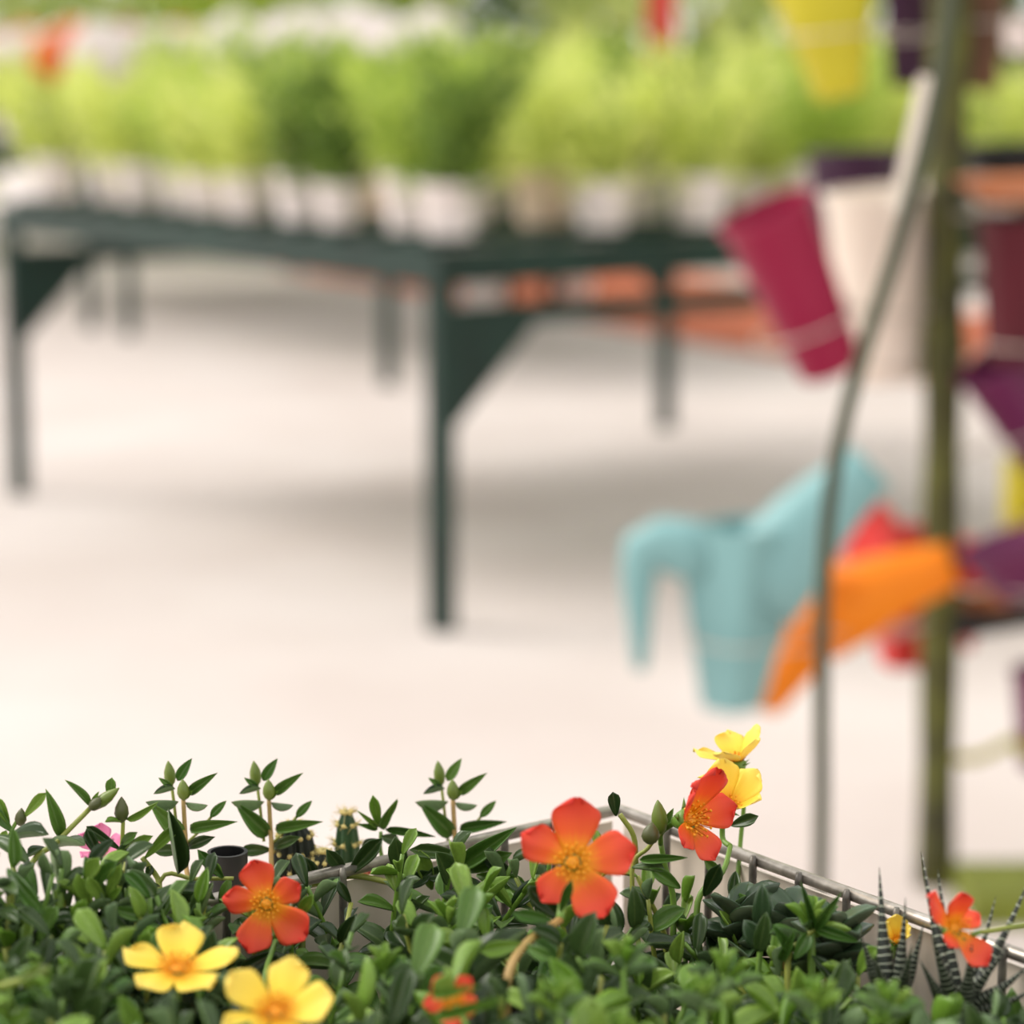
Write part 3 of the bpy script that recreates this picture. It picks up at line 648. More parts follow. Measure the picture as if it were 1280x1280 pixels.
def sprig(label, stem, wpx, group=None, sm='stem', name='purslane_sprig', rootpt=None):
    """stem: (px, py, Y) from the lowest visible point to the tip; continued down into the soil"""
    pts_ = [P(*s) for s in stem]; r0 = clampsoil(rootpt if rootpt is not None else pts_[0] + Vector((R.uniform(-.01, .01), -.015, 0)))
    t = thing(name, label, 'plant', r0, group)
    midp = (r0+pts_[0])/2 + Vector((0, 0, .004)); rr_ = wpx*mpp(pts_[0])/2
    cv = bez([r0, midp] + pts_, 5); n = len(cv); m_ = MB(); m_.tube(cv, [rr_*(1.15-.35*i/n) for i in range(n)], 8); m_.build('stem', M[sm], t)
    return t
def lp(root, bx, by, tx, ty, w_, Y, cls='B', sh='l', dY=0., zh=(0, -.5, 1), roll=0.):
    b_ = P(bx, by, Y); t_ = P(tx, ty, Y+dY); return leaf(root, b_, t_, w_*mpp(b_), cls, sh, zh, roll)
def bp(root, bx, by, tx, ty, w_, Y, m='g', dY=0.): b_ = P(bx, by, Y); return bud(root, b_, P(tx, ty, Y+dY), w_*mpp(b_), m)
FC = (0, -1, .35)

# ---- the three upright budded sprigs in focus
def budded(dx, dy, Y, label, small=False):
    q = lambda x, y: (x+dx, y+dy)
    t = sprig(label, [(573+dx, 1100+dy, Y-.01), (569+dx, 1050+dy, Y-.003), (566+dx, 998+dy, Y)], 7, sm='stem_tan')
    Lp = lambda a, b, c, d, w_, cls, sh, dY=0, zh=FC, roll=0: lp(t, a+dx, b+dy, c+dx, d+dy, w_, Y, cls, sh, dY, zh, roll)
    m_ = MB(); m_.tube([P(560+dx, 1052+dy, Y), P(554+dx, 1000+dy, Y+.004), P(551+dx, 978+dy, Y+.004)], .0006, 6); m_.build('stem', M['stem'], t)
    m_ = MB(); m_.tube(bez([P(568+dx, 1056+dy, Y), P(585+dx, 1040+dy, Y+.003), P(601+dx, 1021+dy, Y+.001)], 4), .0005, 6); m_.build('stem', M['stem'], t)
    bp(t, 551+dx, 982+dy, 547+dx, 951+dy, 14, Y+.004, 'g'); bp(t, 567+dx, 1000+dy, 565+dx, 974+dy, 15, Y-.004, 'g')
    Lp(559, 976, 577, 948, 15, 'B', 'l', .002); Lp(574, 992, 609, 966, 15, 'B', 'l', -.003); Lp(552, 984, 535, 972, 9, 'B', 'l')
    Lp(556, 986, 529, 992, 8, 'A', 'L', -.004, (0, -.2, 1)); Lp(560, 1002, 519, 1003, 11, 'A', 'L', -.006, (0, .5, -1)); Lp(569, 1003, 596, 1006, 13, 'A', 'o', -.005, (0, .6, -1))
    Lp(566, 1000, 578, 988, 10, 'C', 's', -.004)
    Lp(565, 1044, 524, 1003, 25, 'B', 'l', -.004); Lp(575, 1037, 634, 1027, 17, 'B', 'l', -.006); Lp(600, 1022, 620, 1001, 12, 'B', 'l', .004)
    Lp(570, 1060, 606, 1046, 18, 'A', 's', -.008); Lp(568, 1062, 528, 1064, 20, 'A', 's', -.006)
    return t
budded(0, 0, .885, 'upright purslane sprig with two buds in the middle, left of the large coral flower')
budded(-230, 0, .865, 'upright purslane sprig with two buds left of the green cactus, right one of a pair')
budded(-337, 0, .85, 'upright purslane sprig with two buds left of the green cactus, left one of a pair')

# ---- left cluster
Y = .80
t = sprig('purslane sprig at the left frame edge with one dark bud', [(20, 1100, Y), (12, 1050, Y), (22, 1024, Y)], 6, sm='stem_green')
lp(t, 12, 1030, -4, 997, 18, Y, 'C', 'S', 0, FC); lp(t, 30, 1022, 58, 991, 17, Y, 'C', 'S', 0, FC); lp(t, 10, 1050, 61, 1044, 24, Y-.01, 'A', 's', -.01); lp(t, -10, 1050, 38, 1083, 22, Y-.01, 'A', 'o', -.01); lp(t, 8, 1038, 2, 1058, 13, Y, 'C', 'l', 0, FC)
bp(t, 25, 1032, 27, 1010, 14, Y, 'd'); lp(t, 16, 1040, -10, 1010, 20, Y, 'B', 'S', 0, FC)
t = sprig('slanting purslane sprig with a thick yellow green stem and green bud, far left', [(36, 1094, Y-.01), (72, 1052, Y-.005), (113, 1010, Y)], 8, sm='stem')
lp(t, 76, 1046, 57, 986, 20, Y, 'B', 'l', 0, FC, .3); lp(t, 112, 1008, 81, 975, 12, Y, 'B', 'l', 0, FC, .5); lp(t, 116, 1004, 124, 989, 7, Y, 'C', 'l', 0, FC); lp(t, 138, 1002, 140, 972, 17, Y+.006, 'B', 'S', 0, FC)
bp(t, 116, 1010, 149, 985, 15, Y, 'g'); bp(t, 113, 1012, 126, 997, 14, Y-.003, 'd')
lp(t, 66, 1060, 106, 1058, 24, Y, 'A', 'o', -.012, (0, .3, 1)); lp(t, 60, 1062, 34, 1072, 17, Y, 'A', 's', -.01)
t = sprig('purslane sprig with a dark pointed bud at the left, right of the slanting stem', [(152, 1090, Y), (153, 1050, Y), (154, 1024, Y)], 6, sm='stem')
bp(t, 152, 1028, 152, 996, 17, Y, 'd'); lp(t, 158, 1024, 198, 1002, 11, Y, 'C', 'l', 0, FC, .4); lp(t, 153, 1028, 131, 1028, 10, Y, 'C', 's', -.005); lp(t, 151, 1062, 108, 1033, 17, Y, 'A', 'S', 0, FC); lp(t, 128, 1076, 108, 1036, 20, Y-.005, 'A', 'S', 0, FC)
lp(t, 155, 1064, 191, 1045, 17, Y, 'C', 'S', -.004, FC); lp(t, 152, 1056, 172, 1040, 16, Y, 'B', 's', -.004, FC); lp(t, 150, 1085, 160, 1050, 20, Y, 'A', 'o', 0, FC)
t = sprig('purslane sprig at the left with one long grey green leaf standing upright', [(172, 1166, Y-.02), (186, 1135, Y-.012), (199, 1104, Y), (178, 1072, Y)], 9, sm='stem')
lp(t, 181, 1073, 223, 1033, 19, Y, 'C', 'S', 0, FC); lp(t, 222, 1092, 211, 1012, 21, Y, 'A', 'L', -.004, FC, .6); lp(t, 199, 1108, 152, 1118, 28, Y-.004, 'A', 's', -.012); lp(t, 200, 1110, 170, 1150, 22, Y, 'A', 'o', -.01, FC); lp(t, 203, 1112, 218, 1156, 20, Y, 'A', 'o', 0, FC)
lp(t, 184, 1097, 190, 1082, 14, Y, 'A', 's', 0, FC); lp(t, 180, 1090, 165, 1076, 10, Y, 'C', 's', 0, FC)
t = sprig('trailing purslane stem running level behind the small coral flower', [(200, 1102, Y), (245, 1099, Y), (292, 1098, Y)], 6, sm='stem', rootpt=P(190, 1150, .78))
lp(t, 268, 1124, 213, 1116, 25, Y-.01, 'A', 'o', -.01); lp(t, 280, 1098, 247, 1062, 19, Y, 'B', 's', -.002, FC); lp(t, 278, 1096, 266, 1078, 14, Y, 'C', 's', 0, FC); lp(t, 262, 1132, 232, 1165, 28, Y-.01, 'A', 'o', -.01, FC); lp(t, 288, 1098, 276, 1130, 14, Y, 'B', 'o', 0, FC)
t = sprig('leafy purslane sprig at the left with bright green upright leaves', [(85, 1150, .76), (110, 1136, .757), (136, 1132, .755)], 7, sm='stem')
for a in ((113, 1134, 96, 1092, 24, 'C', 'S'), (132, 1130, 109, 1096, 22, 'C', 'S'), (134, 1122, 152, 1080, 20, 'C', 'S'), (136, 1128, 152, 1108, 13, 'C', 's'), (140, 1136, 182, 1146, 22, 'B', 's'), (130, 1140, 160, 1168, 24, 'A', 'o'), (108, 1100, 124, 1072, 26, 'C', 'S'), (92, 1140, 62, 1140, 14, 'A', 'L'), (118, 1108, 146, 1076, 22, 'B', 'S')):
    lp(t, a[0], a[1], a[2], a[3], a[4], .755, a[5], a[6], -.004, FC)
t = sprig('purslane sprig with long drooping leaves at the lower left edge', [(10, 1130, .74), (15, 1090, .745)], 7, sm='stem')
lp(t, 10, 1086, 58, 1144, 26, .745, 'B', 's', -.015, FC); lp(t, 10, 1120, -10, 1100, 28, .74, 'A', 's', -.01); lp(t, 0, 1110, 22, 1120, 26, .74, 'A', 'o', -.015); lp(t, -8, 1140, 24, 1155, 24, .735, 'A', 's', -.01)
t = sprig('blurred purslane shoot with a closed green bud at the lower left edge', [(-30, 1240, .66), (0, 1233, .66), (30, 1225, .66)], 11, sm='stem')
bp(t, 26, 1230, 62, 1208, 24, .66, 'g'); lp(t, 28, 1228, 54, 1196, 11, .66, 'C', 'l', 0, FC); lp(t, 30, 1232, 66, 1230, 12, .66, 'C', 'l', -.005); lp(t, 8, 1245, -20, 1262, 34, .66, 'C', 'o', -.01)

# ---- middle
Y = .87
t = sprig('young bright green purslane shoot standing right of the green cactus', [(478, 1075, Y), (476, 1040, Y)], 6, sm='stem_green')
for a in ((474, 1034, 466, 994, 18, 'C', 'S'), (477, 1036, 497, 998, 13, 'B', 'l'), (472, 1034, 446, 1013, 8, 'C', 'l'), (472, 1036, 446, 1030, 9, 'B', 'l'), (482, 1037, 545, 1046, 12, 'B', 'l'), (480, 1032, 498, 1000, 9, 'C', 's'), (476, 1046, 500, 1052, 18, 'A', 's'), (474, 1050, 452, 1058, 16, 'A', 's')):
    lp(t, *a[:5], Y, a[5], a[6], -.003, FC)
Y = .85
t = sprig('arching yellow green purslane stem between the cactus and the coral flower', [(380, 1117, Y-.02), (405, 1103, Y-.015), (445, 1095, Y-.01), (505, 1108, Y-.012)], 9, sm='stem', rootpt=P(372, 1170, .8))
for a in ((435, 1094, 478, 1048, 27, 'A', 'S'), (503, 1100, 494, 1046, 30, 'A', 'S'), (540, 1112, 524, 1062, 27, 'C', 'S'), (505, 1110, 540, 1090, 24, 'A', 's'), (436, 1096, 408, 1062, 22, 'A', 'S'), (400, 1112, 382, 1072, 24, 'A', 'S')):
    lp(t, *a[:5], Y-.012, a[5], a[6], -.004, FC)
t = sprig('purslane sprig with broad dark leaves reaching left and right below the middle budded sprig', [(590, 1130, Y), (580, 1085, Y)], 8, sm='stem')
for a in ((578, 1082, 646, 1034, 27, 'B', 'l'), (572, 1068, 512, 1062, 24, 'A', 's'), (585, 1090, 640, 1066, 26, 'B', 's'), (580, 1088, 530, 1096, 26, 'A', 's'), (596, 1094, 662, 1112, 34, 'B', 's'), (640, 1092, 602, 1072, 22, 'A', 's'), (590, 1100, 560, 1130, 24, 'A', 'o')):
    lp(t, *a[:5], Y-.01, a[5], a[6], -.006, FC)
# ---- flowers
CORAL = 'coral orange five petalled flower with a yellow centre'
def flowering(label, stem, wpx, fpx, fY, n, rpx, m, phase, flabel, opens=None, rads=None, sm='stem_green', leaves=(), rootpt=None):
    t = sprig(label, stem, wpx, sm=sm, name='flowering_purslane', rootpt=rootpt); c = P(fpx[0], fpx[1], fY); s_ = mpp(c)
    N = Vector(n).normalized(); e = P(*stem[-1])
    m_ = MB(); m_.tube(bez([e, e*.4+(c-N*.012)*.6, c-N*rpx*s_*.28], 4), [wpx*s_*.45]*9, 7); m_.build('flower_stalk', M['stem_green'], t)
    flower(t, c, N, rpx*s_, m, phase, flabel, opens, rads)
    for a in leaves: lp(t, *a[:5], a[7] if len(a) > 7 else stem[-1][2], a[5], a[6], -.004, FC)
    return t
flowering('purslane with the small coral orange flower at the left, above the yellow ones', [(330, 1230, .75), (345, 1175, .77)], 8, (333, 1130), .765, (-.03, -1, .22), 60, 'pet_orange', 32, CORAL, opens=[.12, -.08, .10, .03, -.05], rads=[.86, .98, .92, 1.08, 1.12],
          leaves=((350, 1180, 372, 1140, 22, 'A', 'S'), (345, 1190, 300, 1215, 26, 'A', 's'), (370, 1150, 392, 1118, 20, 'C', 'S')))
flowering('purslane with the largest coral orange flower on a tan arching stem', [(632, 1290, .70), (635, 1222, .705), (655, 1182, .715), (700, 1150, .735)], 13, (716, 1078), .745, (.05, -1, .32), 76, 'pet_orange', 12, 'large ' + CORAL, opens=[.03, .0, .05, -.02, .0], rads=[1.08, 1.1, .98, .82, 1.05], sm='stem_tan',
          leaves=((655, 1180, 600, 1190, 26, 'C', 's', .715), (655, 1182, 690, 1200, 22, 'B', 's', .715), (690, 1150, 640, 1142, 22, 'B', 's', .73), (703, 1150, 660, 1108, 32, 'A', 'S', .76), (700, 1140, 715, 1100, 16, 'B', 'S', .73)), rootpt=P(632, 1300, .68))
flowering('purslane with a coral orange flower turned sideways in front of a yellow flower', [(842, 1130, .82), (832, 1085, .82), (826, 1055, .82)], 8, (862, 1024), .805, (.70, -.62, .34), 84, 'pet_orange', 20, 'side-turned ' + CORAL, opens=[.45, .65, .75, .2, .0], rads=[.78, .95, 1.0, .6, .72],
          leaves=((880, 1120, 900, 1080, 26, 'A', 'S', .80), (850, 1110, 812, 1085, 22, 'B', 's', .80)))
flowering('purslane with a yellow flower half hidden behind the sideways coral flower', [(872, 1128, .82), (903, 1090, .825), (913, 1058, .835)], 8, (908, 1008), .838, (.20, -.36, .90), 62, 'pet_yellow', 40, 'yellow five petalled flower', opens=[.75, .8, .7, .6, .6], rads=[1, 1, .95, .8, .85],
          leaves=((914, 1032, 948, 1020, 20, 'A', 's', .825), (900, 1095, 880, 1075, 18, 'B', 's', .82)))
flowering('purslane with the topmost pale yellow flower seen from the side', [(925, 1060, .86), (930, 1000, .86), (924, 972, .86)], 6, (922, 952), .86, (-.16, .10, .97), 58, 'pet_pale', 25, 'pale yellow flower seen edge on', opens=[.75, .6, .35, .35, .5], rads=[.95, .9, 1, .9, .85])
flowering('purslane with the left yellow flower opened flat towards the sky', [(200, 1290, .68), (220, 1245, .69)], 9, (222, 1213), .70, (.02, -.20, .97), 80, 'pet_yellow', 18, 'yellow five petalled flower with an orange centre', opens=[.10, .15, .12, .05, .0], rads=[1, 1, .98, .9, .95])
flowering('purslane with the yellow flower cut off by the lower frame edge', [(345, 1340, .65), (345, 1290, .66)], 9, (345, 1266), .665, (.04, -.50, .85), 78, 'pet_yellow', 75, 'yellow flower cut by the frame edge', opens=[.2, .2, .1, .1, .2])
flowering('purslane with a folded coral orange flower over the wire rim at the right', [(1330, 1150, .74), (1280, 1156, .74), (1225, 1165, .728)], 7, (1192, 1160), .728, (.35, -.60, .72), 66, 'pet_orange', 30, 'half folded ' + CORAL, opens=[.25, .95, .6, .1, -.25], rads=[.6, .8, 1.05, .55, .95], rootpt=P(1340, 1200, .62), sm='stem')
flowering('purslane with a small folded yellow flower behind the striped succulent', [(1090, 1210, .78), (1115, 1185, .78)], 6, (1120, 1176), .785, (.0, -.55, .83), 40, 'pet_pale', 10, 'small folded yellow flower', opens=[1.0, .9, 1.0, .8, .9], rads=[.8, .9, .8, .7, .8])
flowering('purslane with a small orange and yellow flower under crossing leaves at the lower middle', [(585, 1300, .66), (570, 1260, .665)], 8, (566, 1250), .67, (-.1, -.9, .4), 38, 'pet_orange', 50, 'small orange flower partly hidden by leaves', leaves=((540, 1245, 600, 1232, 14, 'C', 'l', .65), (545, 1272, 640, 1245, 17, 'C', 'l', .645)))
flowering('purslane with a pink flower half hidden behind the slanting stem at the left', [(128, 1110, .84), (128, 1085, .84)], 6, (126, 1064), .845, (.0, -.6, .8), 36, 'pet_pink', 15, 'pink flower', opens=[.5]*5)
# ---- closed calyx and bud left of the sideways flower
t = sprig('purslane shoot with closed buds between the two right coral flowers', [(790, 1090, .81), (810, 1060, .81), (826, 1040, .81)], 6, sm='stem')
bp(t, 826, 1042, 822, 1000, 20, .81, 'g'); bp(t, 812, 1055, 815, 1028, 22, .80, 'd'); lp(t, 770, 1020, 766, 990, 20, .82, 'A', 'S', 0, FC); lp(t, 826, 1040, 842, 1010, 14, .815, 'B', 'l', 0, FC); lp(t, 800, 1075, 860, 1072, 14, .8, 'B', 'l', -.004, FC); lp(t, 790, 1085, 832, 1090, 22, .8, 'A', 's', -.004)
m_ = MB(); m_.tube(bez([P(795, 1080, .82), P(792, 1045, .82), P(775, 1018, .82)], 5), .0009, 7); m_.build('stem', M['stem'], t)

# ---- blurred foreground shoots, lower right
for (px, py, Y, lab) in ((780, 1200, .70, 'below the large coral flower'), (905, 1215, .69, 'at the lower right of the large coral flower'), (1015, 1150, .76, 'in front of the wire wall'), (560, 1150, .77, 'in the middle below the broad leaves'), (1110, 1255, .67, 'beside the striped succulent at the lower frame edge'), (1020, 1250, .66, 'at the lower frame edge, left of the striped succulent'), (880, 1245, .66, 'at the lower frame edge below the sideways coral flower'), (700, 1250, .65, 'at the lower frame edge right of the tan stem'), (480, 1210, .71, 'right of the lower yellow flower'), (120, 1230, .68, 'left of the opened yellow flower')):
    t = sprig('blurred leafy purslane shoot ' + lab, [(px, py+70, Y-.005), (px, py+25, Y-.002), (px, py, Y)], 10, sm='stem_green'); tipc = P(px, py, Y); s_ = mpp(tipc)
    for i in range(11):
        a = i*2.4+px; el = .25+.09*i; ln = (58-2.5*i)*s_; d = Vector((math.cos(a)*math.cos(el), math.sin(a)*math.cos(el), math.sin(el)))
        b_ = tipc - Vector((0, 0, 1))*(10-i)*2.6*s_; leaf(t, b_, b_+d*ln, ln*R.uniform(.34, .46), 'C' if i > 5 or R.random() < .3 else 'B', R.choice('sSlS'), (0, 0, 1))

# ---- filler sprigs making the dense mat
def ytop(x):
    if x < 190: return 1088
    if x < 320: return 1118
    if x < 700: return 1068
    if x < 840: return 1085
    if x < 930: return 1135
    if x < 1060: return 1200
    return 1225
MARKS = [('the small coral flower', 333, 1130), ('the large coral flower', 716, 1078), ('the sideways coral flower', 866, 1020), ('the opened yellow flower', 222, 1213), ('the yellow flower at the lower edge', 345, 1266), ('the small hidden orange flower', 566, 1250), ('the green cactus', 433, 1040), ('the middle budded sprig', 567, 1010), ('the pink flower', 126, 1064), ('the foot of the tan stem', 640, 1230), ('the folded coral flower', 1192, 1160), ('the small folded yellow flower', 1120, 1170), ('the lower left frame corner', 0, 1280), ('the left pair of striped leaves', 1100, 1230)]
nf = 0
grid = []
for gy in range(8):
    for gx in range(25): grid.append((-60 + gx*57 + R.uniform(-24, 24), gy))
    for gx in range(7): grid.append((-50 + gx*57 + R.uniform(-24, 24), gy*.75+.4))
fill = []
for gx, gy in grid:
    y0 = ytop(gx); py = y0 + (1345-y0)*(gy/7.0)**1.15 + R.uniform(-14, 14)
    z = .846 - (.016 if gx > 760 else 0) + R.uniform(-.006, .010)
    p = PZ(gx, py, z)
    while ab(p)[0] < .006 and z < .90: z += .004; p = PZ(gx, py, z)
    while ab(p)[1] < .010 and gx < 860 and z < .88: z += .004; p = PZ(gx, py, z)
    if ab(p)[0] < -.014 or ab(p)[1] < .002: continue
    if 1080 < gx < 1285 and py < 1268: continue
    if 325 < gx < 462 and py < 1090: continue
    hid = [(abs(gx-fx)**2+abs(py-fy)**2)**.5 for fx, fy, fz in ((222, 1213, .70), (345, 1266, .665), (333, 1150, .765), (716, 1095, .745), (862, 1030, .8), (660, 1190, .71))]
    if any(h_ < (52 if z_ == .711 else 86) and p.y < z_ for h_, z_ in zip(hid, (.72, .69, .77, .755, .815, .711))): continue
    best = min(((gx-x)**2+(py-y)**2, n_, x, y) for n_, x, y in MARKS)
    dx, dy = gx-best[2], py-best[3]; dr = ('right of' if dx > 0 else 'left of') if abs(dx) > abs(dy) else ('below' if dy > 0 else 'above')
    fill.append([p, best[1], dr, best[0]])
cnt_ = {}
for f in sorted(fill, key=lambda f: f[3]):
    k_ = (f[1], f[2]); cnt_[k_] = cnt_.get(k_, 0)+1; n_ = cnt_[k_]
    f.append('leafy purslane sprig, %s %s %s' % ('nearest' if n_ == 1 else ordinal(n_-1)+' nearest', f[2], f[1].replace(' at the lower edge', ' at the edge')))
for p, _m, _d, _q, lab in fill:
    r0 = clampsoil(p + Vector((R.gauss(0, .012), R.gauss(0, .012)-.006, 0)))
    t = thing('purslane_sprig', lab, 'plant', r0, 'plain leafy sprigs of the mat'); nf += 1
    m1 = r0*.45 + p*.55 + Vector((R.gauss(0, .006), R.gauss(0, .006), 0)); cv = bez([r0, m1, p], 5)
    m_ = MB(); m_.tube(cv, [.0011-.0003*i/len(cv) for i in range(len(cv))], 6); m_.build('stem', M[R.choice(['stem', 'stem_green', 'stem_green', 'stem'])], t)
    tip_d = (cv[-1]-cv[-3]).normalized(); young = R.random(); a0 = R.uniform(0, 6.28)
    nn = R.choice((10, 11, 12)); big = R.uniform(.9, 1.3) if p.y > .72 else R.uniform(1.1, 1.7)
    for i in range(nn):
        u = i/(nn-1); q = cv[int((.40+.60*u)*(len(cv)-1))]; a = a0 + i*2.4; el = -.25 + 1.15*u + R.gauss(0, .2)
        X, Yv, Z = frame(tip_d.orthogonal(), tip_d)
        d = (X*math.cos(a)+Yv*math.sin(a))*math.cos(el) + (tip_d*.6+Vector((0, 0, .4)))*math.sin(el)
        ln = R.uniform(.013, .019)*(1-.35*u)*big
        cls = 'C' if (u > .76 and young < .35) else ('B' if R.random() < .25 else 'A')
        leaf(t, q, q+d*ln, ln*R.uniform(.40, .58), cls, R.choice('sSsoOsL'), (R.gauss(0, .3), R.gauss(0, .3)-.2, 1))

# ------------------------------------------------------------------ cacti
def cactus(name, label, px, ytop_, wpx, Y, ribs, m, nspine, slen, dense=1.0):
    top = P(px, ytop_, Y); r0 = clampsoil(top, .03); base = Vector((top.x, top.y, ZS-.004)); rad = wpx*mpp(top)/2; h = (top-base).z
    t = thing(name, label, 'cactus', base); mb = MB(); n = ribs*6; rings = []
    for j in range(15):
        v = j/14; z = h*(v if v < .75 else .75+.25*math.sin((v-.75)/.25*pi/2)); kk = 1 if v < .75 else math.cos((v-.75)/.25*pi/2)*.98+.02
        rings.append([base + Vector((math.cos(2*pi*i/n)*rad*kk*(.84+.16*math.cos(2*pi*i/n*ribs)), math.sin(2*pi*i/n)*rad*kk*(.84+.16*math.cos(2*pi*i/n*ribs)), z)) for i in range(n)])
    mb.loft(rings); mb.build('body', M[m], t)
    sp_ = MB(); rr_ = random.Random(px); 
    for i in range(ribs):
        for j in range(int(h/.0052/dense)):
            v = (j+.5)/(h/.0052/dense); kk = 1 if v < .75 else math.cos((v-.75)/.25*pi/2); a = 2*pi*i/ribs; o_ = Vector((math.cos(a), math.sin(a), 0)); c_ = base + o_*rad*kk + Vector((0, 0, h*(v if v < .75 else .75+.25*math.sin((v-.75)/.25*pi/2))))
            sp_.tube([c_-o_*.0005, c_+o_*.0004, c_+o_*.0009], [.0007, .0009, .0003], 6)
            for s in range(nspine):
                d = (o_*1.0 + Vector((rr_.gauss(0, .7), rr_.gauss(0, .7), .4+rr_.gauss(0, .6)))).normalized(); sp_.tube([c_, c_+d*slen*rr_.uniform(.6, 1.2)], [.00016, .00005], 3)
    tag(sp_.build('spines', M['spine'], t), kind='stuff')
    return t
cactus('cactus', 'small ribbed green cactus with yellow spine tufts left of the young shoot', 433, 1012, 34, .885, 7, 'cactus', 7, .0034)
cactus('cactus', 'wide blackish cactus with tiny yellow spines left of the green cactus', 368, 1024, 58, .87, 11, 'cactus_dark', 4, .0022, .8)
cactus('cactus', 'short dark cactus tucked low between the two taller ones', 404, 1062, 40, .862, 9, 'cactus_dark', 6, .0026, .9)
cactus('cactus', 'crimson round cactus mostly hidden below the young shoot', 463, 1080, 40, .89, 9, 'crimson', 3, .002)
# black pot edge behind the small coral flower
p = P(284, 1050, .84); r_ = 24*mpp(p); t = thing('nursery_pot', 'small black pot behind the small coral flower', 'pot', (p.x, p.y, ZS-.004))
m_ = MB(); m_.lathe(pot_prof(r_, r_*.75, p.z-ZS, .0012), (p.x, p.y, ZS-.004), n=24); m_.build('body', M['black'], t, sharp=40)
m_ = MB(); m_.lathe([(r_*.92, 0), (r_*.4, .001)], (p.x, p.y, p.z-.008), n=16); m_.build('soil', M['soil'], t)

# ------------------------------------------------------------------ dark rosette succulents by the wire wall
def jade(px, py, Y, label, n, s):
    c = P(px, py, Y); base = clampsoil(c, .02); t = thing('dark_succulent', label, 'plant', base)
    m_ = MB(); m_.tube(bez([base, (base+c)/2, c], 4), .0022, 8); m_.build('stem', M['stem_tan'], t)
    for i in range(n):
        a = i*2.4; el = .1+.8*i/n; d = Vector((math.cos(a)*math.cos(el), math.sin(a)*math.cos(el), math.sin(el))); ln = s*R.uniform(.8, 1.1)
        b_ = c - Vector((0, 0, .012*(1-i/n))); leaf(t, b_, b_+d*ln, ln*.58, 'J', R.choice('oO'), (0, 0, 1))
jade(985, 1160, .80, 'dark rosette succulent against the wire wall, nearer the sideways coral flower', 16, .019)
jade(1040, 1172, .775, 'dark rosette succulent against the wire wall, nearer the striped succulent', 16, .018)
jade(925, 1150, .81, 'dark rosette succulent under the sideways coral flower', 14, .018)
t = sprig('dark upright succulent shoot with one reddish leaf tip at the wire wall', [(950, 1190, .77), (950, 1165, .77)], 8, sm='stem_green', name='dark_succulent')
lp(t, 950, 1160, 953, 1104, 24, .77, 'J', 'O', 0, FC); lp(t, 952, 1185, 930, 1150, 26, .765, 'J', 'O', 0, FC); lp(t, 948, 1190, 958, 1140, 22, .76, 'A', 'O', 0, FC)
t = sprig('forked purslane tip with three narrow leaves in front of the wires', [(985, 1200, .755), (1005, 1175, .755), (1018, 1160, .755)], 8, sm='stem')
for a in ((1016, 1162, 1000, 1100, 11), (1018, 1160, 1052, 1115, 15), (1020, 1158, 1046, 1122, 12), (1012, 1166, 992, 1200, 22), (1018, 1160, 1075, 1178, 17), (988, 1190, 965, 1155, 16), (975, 1200, 995, 1160, 14)): lp(t, *a, .755, 'B', 'l', -.003, FC)

# ------------------------------------------------------------------ striped haworthias
def spike_mesh():
    mb = MB(); n = 10; rings = []; uv = {}
    for j in range(13):
        v = j/12; r = .5*(1-v**1.3)*(.75+.25*math.sin(pi*min(1, v*1.6+.1)))+.012
        for i in range(n): uv[len(rings)*n+i] = (i/n*2, v)
        rings.append([Vector((math.cos(2*pi*i/n)*r, v, math.sin(2*pi*i/n)*r*.6 - .12*math.sin(v*pi))) for i in range(n)])
    mb.loft(rings); 
    # raised white tubercles in cross rows
    r2 = random.Random(5)
    mb.uv = uv; return mb.mesh('leaf', M['zebra'])
SPIKE = spike_mesh()
def haworthia(label, base_px, Y, spikes):
    c = P(*base_px, Y); base = clampsoil(c, .02); t = thing('striped_succulent', label, 'plant', base)
    m_ = MB(); m_.lathe([(.006, 0), (.009, .008), (.006, max(.012, c.z-base.z))], base, n=12); m_.build('core', M['cactus_dark'], t)
    for bx, by, tx, ty, w_, dY in spikes:
        b_ = P(bx, by, Y); tp_ = P(tx, ty, Y+dY); X, Yv, Z = frame(tp_-b_, (0, .6, 1)); ln = (tp_-b_).length
        w_ *= 1.35; put('leaf', SPIKE, t, mtx(b_-base, X, Yv, Z, w_*mpp(b_), ln, w_*mpp(b_)*1.2))
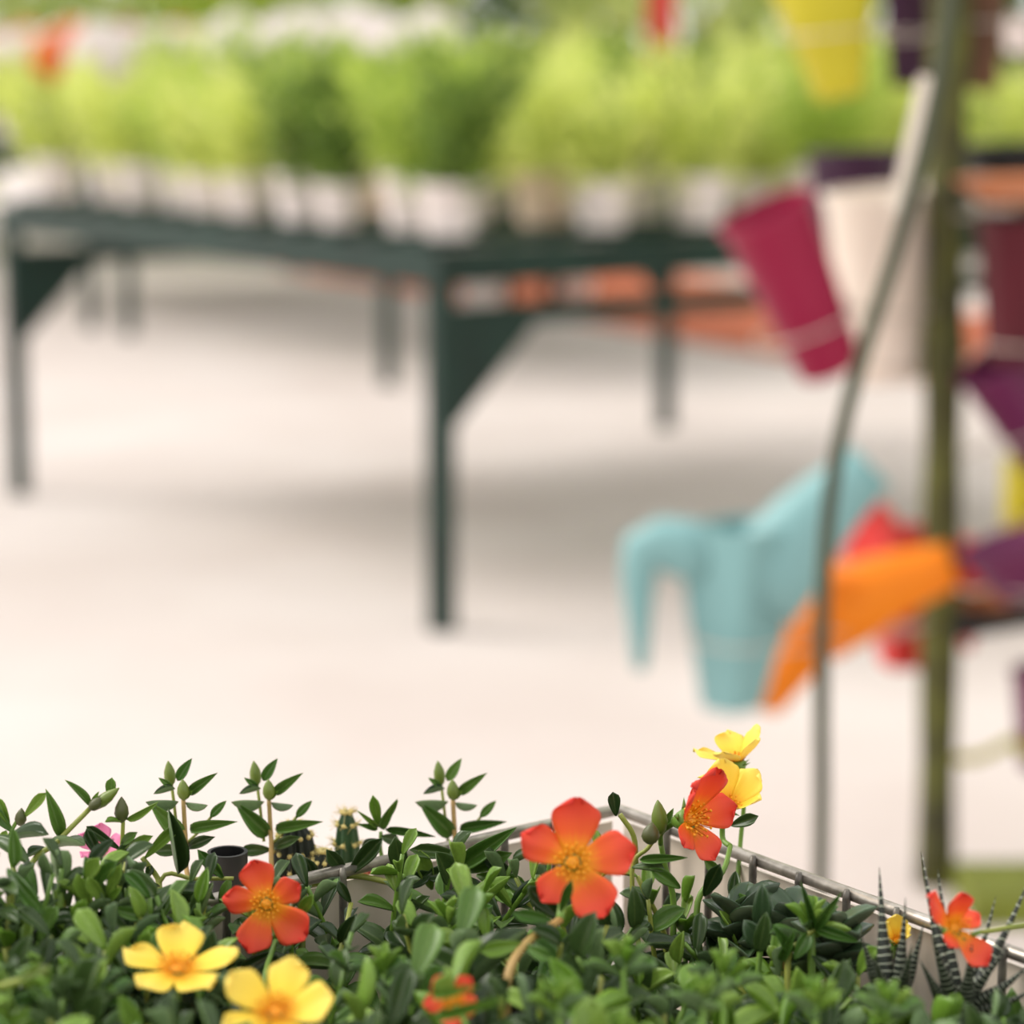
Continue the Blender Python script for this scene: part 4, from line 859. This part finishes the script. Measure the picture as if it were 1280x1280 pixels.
haworthia('white striped spiky succulent by the wire wall, left one of the pair', (1115, 1245), .74, [(1108, 1240, 1099, 1084, 17, .012), (1122, 1240, 1132, 1122, 15, .004), (1100, 1235, 1075, 1165, 15, -.005), (1128, 1242, 1155, 1152, 15, .0), (1112, 1248, 1090, 1190, 17, -.02), (1124, 1248, 1140, 1180, 17, -.02)])
haworthia('white striped spiky succulent by the wire wall, right one of the pair', (1205, 1262), .735, [(1190, 1250, 1152, 1064, 17, .02), (1198, 1250, 1172, 1086, 15, .015), (1202, 1250, 1245, 1120, 16, .012), (1210, 1250, 1290, 1092, 19, .01), (1212, 1258, 1288, 1205, 21, -.005), (1192, 1258, 1262, 1180, 20, -.005), (1196, 1262, 1165, 1170, 20, -.01), (1205, 1262, 1215, 1180, 20, -.01), (1215, 1266, 1295, 1235, 20, -.01), (1186, 1260, 1150, 1200, 18, -.008)])

# ------------------------------------------------------------------ pebbles on the soil by the wire wall
pbm = []
for s in range(3):
    bmx = bmesh.new(); bmesh.ops.create_icosphere(bmx, subdivisions=2, radius=1.0); rp_ = random.Random(s)
    for v in bmx.verts: v.co *= 1+rp_.uniform(-.10, .10)
    me = bpy.data.meshes.new('pebble'); bmx.to_mesh(me); bmx.free(); me.materials.append(M['pebble']); me.polygons.foreach_set('use_smooth', [True]*len(me.polygons)); pbm.append(me)
gb = bmesh.new()
for i in range(90):
    a_ = R.uniform(.012, .20); b_ = R.uniform(.01, .055); q = R.uniform(.0022, .0042)
    gb.from_mesh(pbm[i % 3]); gb.verts.ensure_lookup_table(); nv = len(pbm[i % 3].vertices)
    mm = Matrix.Translation(tr(a_, b_, ZS+q*.4)) @ Matrix.Rotation(R.uniform(0, 6), 4, 'Z') @ Matrix.Diagonal((q*1.2, q, q*.75, 1))
    bmesh.ops.transform(gb, matrix=mm, verts=gb.verts[-nv:])
me = bpy.data.meshes.new('gravel'); gb.to_mesh(me); gb.free(); me.materials.append(M['pebble']); me.polygons.foreach_set('use_smooth', [True]*len(me.polygons))
tag(put('gravel', me), 'pale gravel scattered on the soil along the wire wall', 'gravel', kind='stuff')
